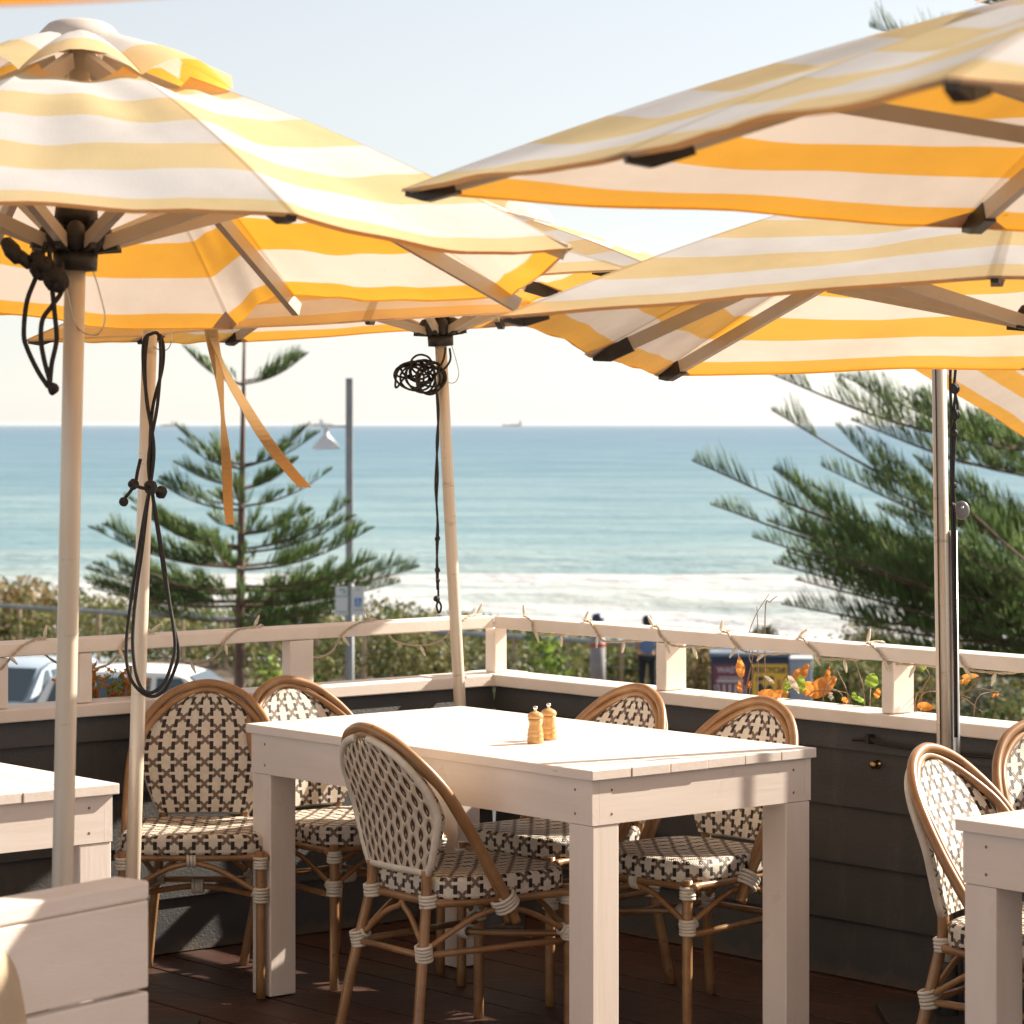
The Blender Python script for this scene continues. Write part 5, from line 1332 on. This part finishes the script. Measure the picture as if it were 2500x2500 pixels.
# ------------------------------------------------------------------ cars
M_glass = NT('car_glass'); _b = M_glass.n('BsdfPrincipled', Base_Color=(0.06, 0.085, 0.10), Roughness=0.06); _b.inputs['Specular IOR Level'].default_value = 0.9; M_glass = M_glass.surf(_b)
M_tyre = simple('tyre', (0.02, 0.02, 0.02), None, .9); M_lamp = simple('lamp_glass', (.5, .06, .04), None, .2); M_hl = simple('headlamp_glass', (.7, .72, .75), None, .1)
def car_paint(n, c):
    m = NT(n); b = m.n('BsdfPrincipled', Base_Color=c, Roughness=0.3); b.inputs['Coat Weight'].default_value = 0.6; b.inputs['Coat Roughness'].default_value = 0.05; return m.surf(b)
def car(name, label, paint, loc, rz, L=4.5, W=1.80, H=1.62, bonnet=1.05, tail=0.30):
    t = thing(name, label, 'car', loc, rz, 'cars parked below the terrace')
    # side outline of the lower body (x forward) and of the cabin, lofted across the width
    zb = 0.30; belt = 0.98; hx = L / 2
    low = [(-hx, 0.45), (-hx + .03, 0.80), (-hx + .08, belt), (hx - bonnet - .35, belt + .02), (hx - bonnet * .5, belt - .06), (hx - .18, 0.80), (hx, 0.60), (hx - .02, 0.36), (hx - .25, zb), (-hx + .25, zb)]
    def loft(outline, w0, w1, zlo, zhi):
        mb = MB(); n = len(outline); rows = []
        for sy in (-1, -.86, .86, 1):
            r_ = []
            for x, z in outline:
                k_ = (z - zlo) / (zhi - zlo); hw_ = (w0 + (w1 - w0) * k_) / 2
                ins = 0.0 if abs(sy) < .9 else 1.0
                r_.append(mb.vert((x * (1 - .012 * ins), hw_ * (sy if ins else math.copysign(.90, sy)), z - (.03 * ins if z > zlo + .5 * (zhi - zlo) else -.02 * ins))))
            rows.append(r_)
        for a_, b_ in zip(rows, rows[1:]):
            for i in range(n):
                j = (i + 1) % n; mb.face((a_[i], a_[j], b_[j], b_[i]), 0, True)
        mb.face(rows[0], 0); mb.face(rows[-1][::-1], 0); return mb
    body = loft(low, W, W * .97, zb, belt)
    cab = [(-hx + tail - .12, belt - .02), (-hx + tail + .12, H - .16), (-hx + tail + .36, H - .03), (-hx + 1.6, H), (hx - bonnet - 1.25, H - .02), (hx - bonnet - .95, H - .10), (hx - bonnet - .25, belt)]
    c2 = loft(cab, W * .95, W * .74, belt, H); off = len(body.v); body.v += c2.v
    for f, m_, s_, u in zip(c2.f, c2.m, c2.sm, c2.uv): body.face([i + off for i in f], m_, s_)
    body.build('body', paint, t)
    def side(x, z): k_ = (z - belt) / (H - belt); return (W * .95 + (W * .74 - W * .95) * k_) / 2 * 1.0
    xs_ = [-hx + tail + .10, -hx + tail + .82, -hx + tail + .92, -hx + tail + 1.82, -hx + tail + 1.92, hx - bonnet - .62]
    zt_ = H - .13; zl_ = belt + .05
    for sy in (-1, 1):
        for (a_, b_), (ta, tb) in zip(((xs_[0], xs_[1]), (xs_[2], xs_[3]), (xs_[4], xs_[5])), ((.16, 0), (0, 0), (0, -.42))):
            pts = [(a_, sy * (side(a_, zl_) + .004), zl_), (b_, sy * (side(b_, zl_) + .004), zl_), (b_ + tb, sy * (side(b_, zt_) + .004), zt_), (a_ + ta, sy * (side(a_, zt_) + .004), zt_)]
            MB().poly(pts if sy < 0 else pts[::-1], 0.008).build('window', M_glass, t)
    xw0, xw1 = hx - bonnet - .27, hx - bonnet - .93
    MB().poly([(xw0 + .012, -W * .42, belt + .05), (xw0 + .012, W * .42, belt + .05), (xw1 + .012, W * .345, H - .10), (xw1 + .012, -W * .345, H - .10)], .008).build('windscreen', M_glass, t)
    xr0, xr1 = -hx + tail - .105, -hx + tail + .105
    MB().poly([(xr0 - .01, W * .41, belt + .08), (xr0 - .01, -W * .41, belt + .08), (xr1 - .01, -W * .34, H - .19), (xr1 - .01, W * .34, H - .19)], .008).build('rear_window', M_glass, t)
    for sx in (-hx + .85, hx - .90):
        for sy in (-1, 1):
            rt = Matrix.Rotation(R(90), 3, 'X'); wb = thing('wheel', None, None, (sx, sy * (W / 2 - .10), 0.33)); wb.parent = t
            MB().lathe([(.20, -.10), (.31, -.105), (.33, -.08), (.33, .08), (.31, .105), (.20, .10)], seg=24, rot=rt).build('tyre', M_tyre, wb); MB().lathe([(.001, -.085), (.205, -.085), (.205, .085), (.001, .085)], seg=16, rot=rt).build('rim', M_alu, wb)
    for sy in (-1, 1):
        MB().ball((hx - .13, sy * (W / 2 - .25), .74), (.10, .20, .075), 8).build('headlight', M_hl, t); MB().box((-hx + .03, sy * (W / 2 - .16), .84), (.06, .14, .26)).build('tail_light', M_lamp, t)
        MB().ball((hx - bonnet - .60, sy * (W / 2 + .09), belt + .10), (.07, .11, .075), 8).build('mirror', paint, t)
    return t
PW = car_paint('white_car_paint', (0.88, 0.88, 0.87)); PS = car_paint('silver_blue_car_paint', (0.45, 0.55, 0.66)); PB = car_paint('sand_car_paint', (0.62, 0.50, 0.42)); PBL = car_paint('blue_car_paint', (.08, .22, .48))
def carpos(px, Y): p = P(px, 1600, Y); p.z = GZ + .02; return p
car('parked_car', 'white station wagon parked broadside behind the left wall, beside the small orange plant', PW, carpos(430, 47), R(-8), 4.7, 1.82, 1.62)
car('parked_car', 'pale silver blue car parked at the left edge beyond the beige one', PS, carpos(30, 48.2), R(-112), 4.4, 1.8, 1.62)
car('parked_car', 'beige car nearest the terrace in the bottom of the left rail gap', PB, carpos(5, 42.5), R(-14), 4.3, 1.78, 1.42, 1.2)
0 and car('parked_car', 'blue car parked farther off between the white wagon and the pole', PBL, carpos(120, 56), R(10), 4.3, 1.78, 1.66)

# ------------------------------------------------------------------ person by the fence
YPn = 56.0; b = P(1580, 1660, YPn); b.z = GZ + .30 - .03
Hp = zrow(1506, YPn) - b.z
pn = thing('person', 'person in blue shirt, dark trousers and cap standing by the fence, back turned', 'person', b, 0)
k = Hp / 1.75
M_skin = simple('skin', (0.50, 0.30, 0.20), None, .5); M_shirt = simple('blue_shirt', (0.16, 0.27, 0.50), (0.12, 0.21, 0.42), .8, 6); M_trouser = simple('dark_trousers', (0.02, 0.022, 0.03), None, .8); M_cap = simple('navy_cap', (0.02, 0.03, 0.07), None, .8); M_shoe = simple('dark_shoes', (.03, .025, .022), None, .6)
def skin_mesh(vs, es, rad, name, mat, par, root=0, sub=2):
    me = bpy.data.meshes.new(name); me.from_pydata([tuple(Vector(v) * k) for v in vs], es, []); ob = bpy.data.objects.new(name, me); col.objects.link(ob)
    md = ob.modifiers.new('s', 'SKIN'); md.use_smooth_shade = True
    for i, v in enumerate(me.skin_vertices[0].data):
        r_ = rad[i]; v.radius = (r_[0] * k, r_[1] * k) if hasattr(r_, '__len__') else (r_ * k, r_ * k); v.use_root = i == root
    sb = ob.modifiers.new('d', 'SUBSURF'); sb.levels = sub; sb.render_levels = sub
    dg = bpy.context.evaluated_depsgraph_get(); m2 = bpy.data.meshes.new_from_object(ob.evaluated_get(dg)); bpy.data.objects.remove(ob)
    for p_ in m2.polygons: p_.use_smooth = True
    m2.materials.clear(); m2.materials.append(mat)
    o = bpy.data.objects.new(name, m2); col.objects.link(o); o.parent = par; return o
J = [(0, 0, .93), (0, .01, 1.12), (0, .0, 1.34), (0, 0, 1.46), (0, .01, 1.54), (0, .02, 1.60), (0, .02, 1.70),
     (-.18, 0, 1.40), (-.23, .02, 1.14), (-.20, .14, .94), (.18, 0, 1.40), (.23, .02, 1.14), (.20, .14, .94),
     (-.10, 0, .88), (-.11, .02, .50), (-.12, -.01, .09), (-.12, .13, .04), (.10, 0, .88), (.12, .01, .50), (.13, -.02, .09), (.14, .12, .04)]
Ed = [(0, 1), (1, 2), (2, 3), (3, 4), (4, 5), (5, 6), (2, 7), (7, 8), (8, 9), (2, 10), (10, 11), (11, 12), (0, 13), (13, 14), (14, 15), (15, 16), (0, 17), (17, 18), (18, 19), (19, 20)]
rad = [(.15, .11), (.14, .10), (.16, .105), .065, .060, .085, .070, .055, .042, .028, .055, .042, .028, .085, .058, .038, .035, .085, .058, .038, .035]
# hands: palm and five bent fingers grown from the wrist
for wi, sx in ((9, -1), (12, 1)):
    w_ = Vector(J[wi]); pi0 = len(J); J.append(tuple(w_ + Vector((sx * -.005, .05, -.055)))); rad.append((.030, .016)); Ed.append((wi, pi0))
    for f_, (dx, ln) in enumerate(((-.028, .060), (-.010, .072), (.008, .068), (.024, .052), (-.040, .045))):
        b0 = len(J); p0 = Vector(J[pi0]); dr = Vector((dx * .6, .45, -.9)) if f_ < 4 else Vector((sx * -.8, .5, -.3)); dr.normalize()
        p1 = p0 + Vector((dx, .012, -.018)) + dr * ln * .5; p2 = p1 + (dr + Vector((0, .5, 0))).normalized() * ln * .5
        J += [tuple(p1), tuple(p2)]; rad += [.009, .007]; Ed += [(pi0, b0), (b0, b0 + 1)]
skin_mesh(J, Ed, rad, 'body', M_skin, pn)
sh = [(0, 0, .90), (0, .01, 1.12), (0, 0, 1.34), (0, 0, 1.43), (-.18, 0, 1.405), (-.215, .01, 1.20), (.18, 0, 1.405), (.215, .01, 1.20)]
skin_mesh(sh, [(0, 1), (1, 2), (2, 3), (2, 4), (4, 5), (2, 6), (6, 7)], [(.175, .135), (.165, .125), (.185, .128), (.085, .075), .078, .066, .078, .066], 'shirt', M_shirt, pn)
tr2 = [(0, 0, .94), (-.10, 0, .86), (-.11, .02, .50), (-.12, -.01, .07), (.10, 0, .86), (.12, .01, .50), (.13, -.02, .07)]
skin_mesh(tr2, [(0, 1), (1, 2), (2, 3), (0, 4), (4, 5), (5, 6)], [(.170, .128), .11, .08, .062, .11, .08, .062], 'trousers', M_trouser, pn)
MB().ball((-.12 * k, .06 * k, .035 * k), (.05, .13, .04), 8).ball((.135 * k, .05 * k, .035 * k), (.05, .13, .04), 8).build('shoes', M_shoe, pn)
mb = MB().lathe([(.094, -.01), (.097, .02), (.088, .075), (.05, .11), (.001, .12)], (0, .02 * k, 1.655 * k), 18); mb.box((0, .13 * k, 1.655 * k), (.13, .11, .012)); mb.build('cap', M_cap, pn)
mb = MB()
for sx in (-1, 1): mb.ball((sx * .088 * k, .02 * k, 1.60 * k), (.012, .02, .03), 6)
mb.build('ears', M_skin, pn)
MB().ball((0, .105 * k, 1.585 * k), (.014, .02, .02), 6).build('nose', M_skin, pn)
MB().lathe([(.001, -.06), (.075, -.05), (.092, 0), (.09, .04)], (0, .005 * k, 1.63 * k), 14).build('hair', simple('dark_hair', (.03, .02, .015), None, .7), pn)

# ------------------------------------------------------------------ ships on the horizon
M_hull = simple('ship_hull', (0.11, 0.12, 0.15), None, .7); M_super = simple('ship_superstructure', (0.45, 0.45, 0.45), None, .7)
def ship(label, px, length, Y, flip=1, bridge=0.8, kind=0):
    b = Vector(((px - 1250) * Y / F, Y, SEA)); t = thing('cargo_ship', label, 'ship', b, 0 if flip > 0 else math.pi, 'cargo ships on the horizon'); L = length
    out = [(-.5, .14), (-.48, .5), (.40, .5), (.47, .3), (.5, 0), (.47, -.3), (.40, -.5), (-.48, -.5), (-.5, -.14)]
    mb = MB(); n = len(out); hz = L * .11; bw = L * .15
    for s_, z in ((.94, 0), (1, hz), ):
        for x, y in out: mb.v.append((x * L * s_, y * bw * s_, z))
    for i in range(n): j = (i + 1) % n; mb.face((i, j, n + j, n + i))
    mb.face(range(n)[::-1]); mb.face(range(n, 2 * n))
    mb.box((L * .44, 0, hz + L * .012), (L * .10, bw * .7, L * .024)); mb.build('hull', M_hull, t)
    xb = -L * bridge / 2
    mb = MB().box((xb, 0, hz + L * .05), (L * .14, bw * .8, L * .12)).box((xb, 0, hz + L * .145), (L * .09, bw * .95, L * .07)).box((xb - L * .08, 0, hz + L * .09), (L * .05, bw * .3, L * .18)); mb.tube([(xb, 0, hz + L * .15), (xb, 0, hz + L * .27)], L * .008, 5); mb.build('bridge', M_super, t)
    mb = MB()
    for x in (-.2, .0, .2)[: 3 if kind else 2]: mb.tube([(x * L, 0, hz), (x * L, 0, hz + L * .07)], L * .006, 5).box((x * L, 0, hz + L * .016), (L * .12, bw * .6, L * .03))
    mb.build('deck_gear', M_hull, t)
ship('cargo ship on the horizon to the right of the leaning pole, the most distinct', 1250, 105, 15500, -1, 0.8)
ship('cargo ship on the horizon just left of the lamp post', 783, 125, 15200, 1, -0.1, 1)
ship('faint cargo ship on the horizon behind the corded thin pole', 412, 95, 15200, 1, -0.5)

# ------------------------------------------------------------------ sea air
hz = MB().box((0, 46000, -0.5), (130000, 96000, 25.0))
M_haze = NT('sea_air'); _v = M_haze.n('VolumePrincipled', Color=(0.93, 0.96, 1.0), Density=2.2e-5, Anisotropy=0.2)
M_haze.t.links.new(_v.outputs[0], M_haze.out.inputs['Volume'])
ho = hz.build('haze', M_haze.mat); tag(ho, None, None, kind='stuff'); ho['label'] = 'pale sea air fading the far water and the ships'
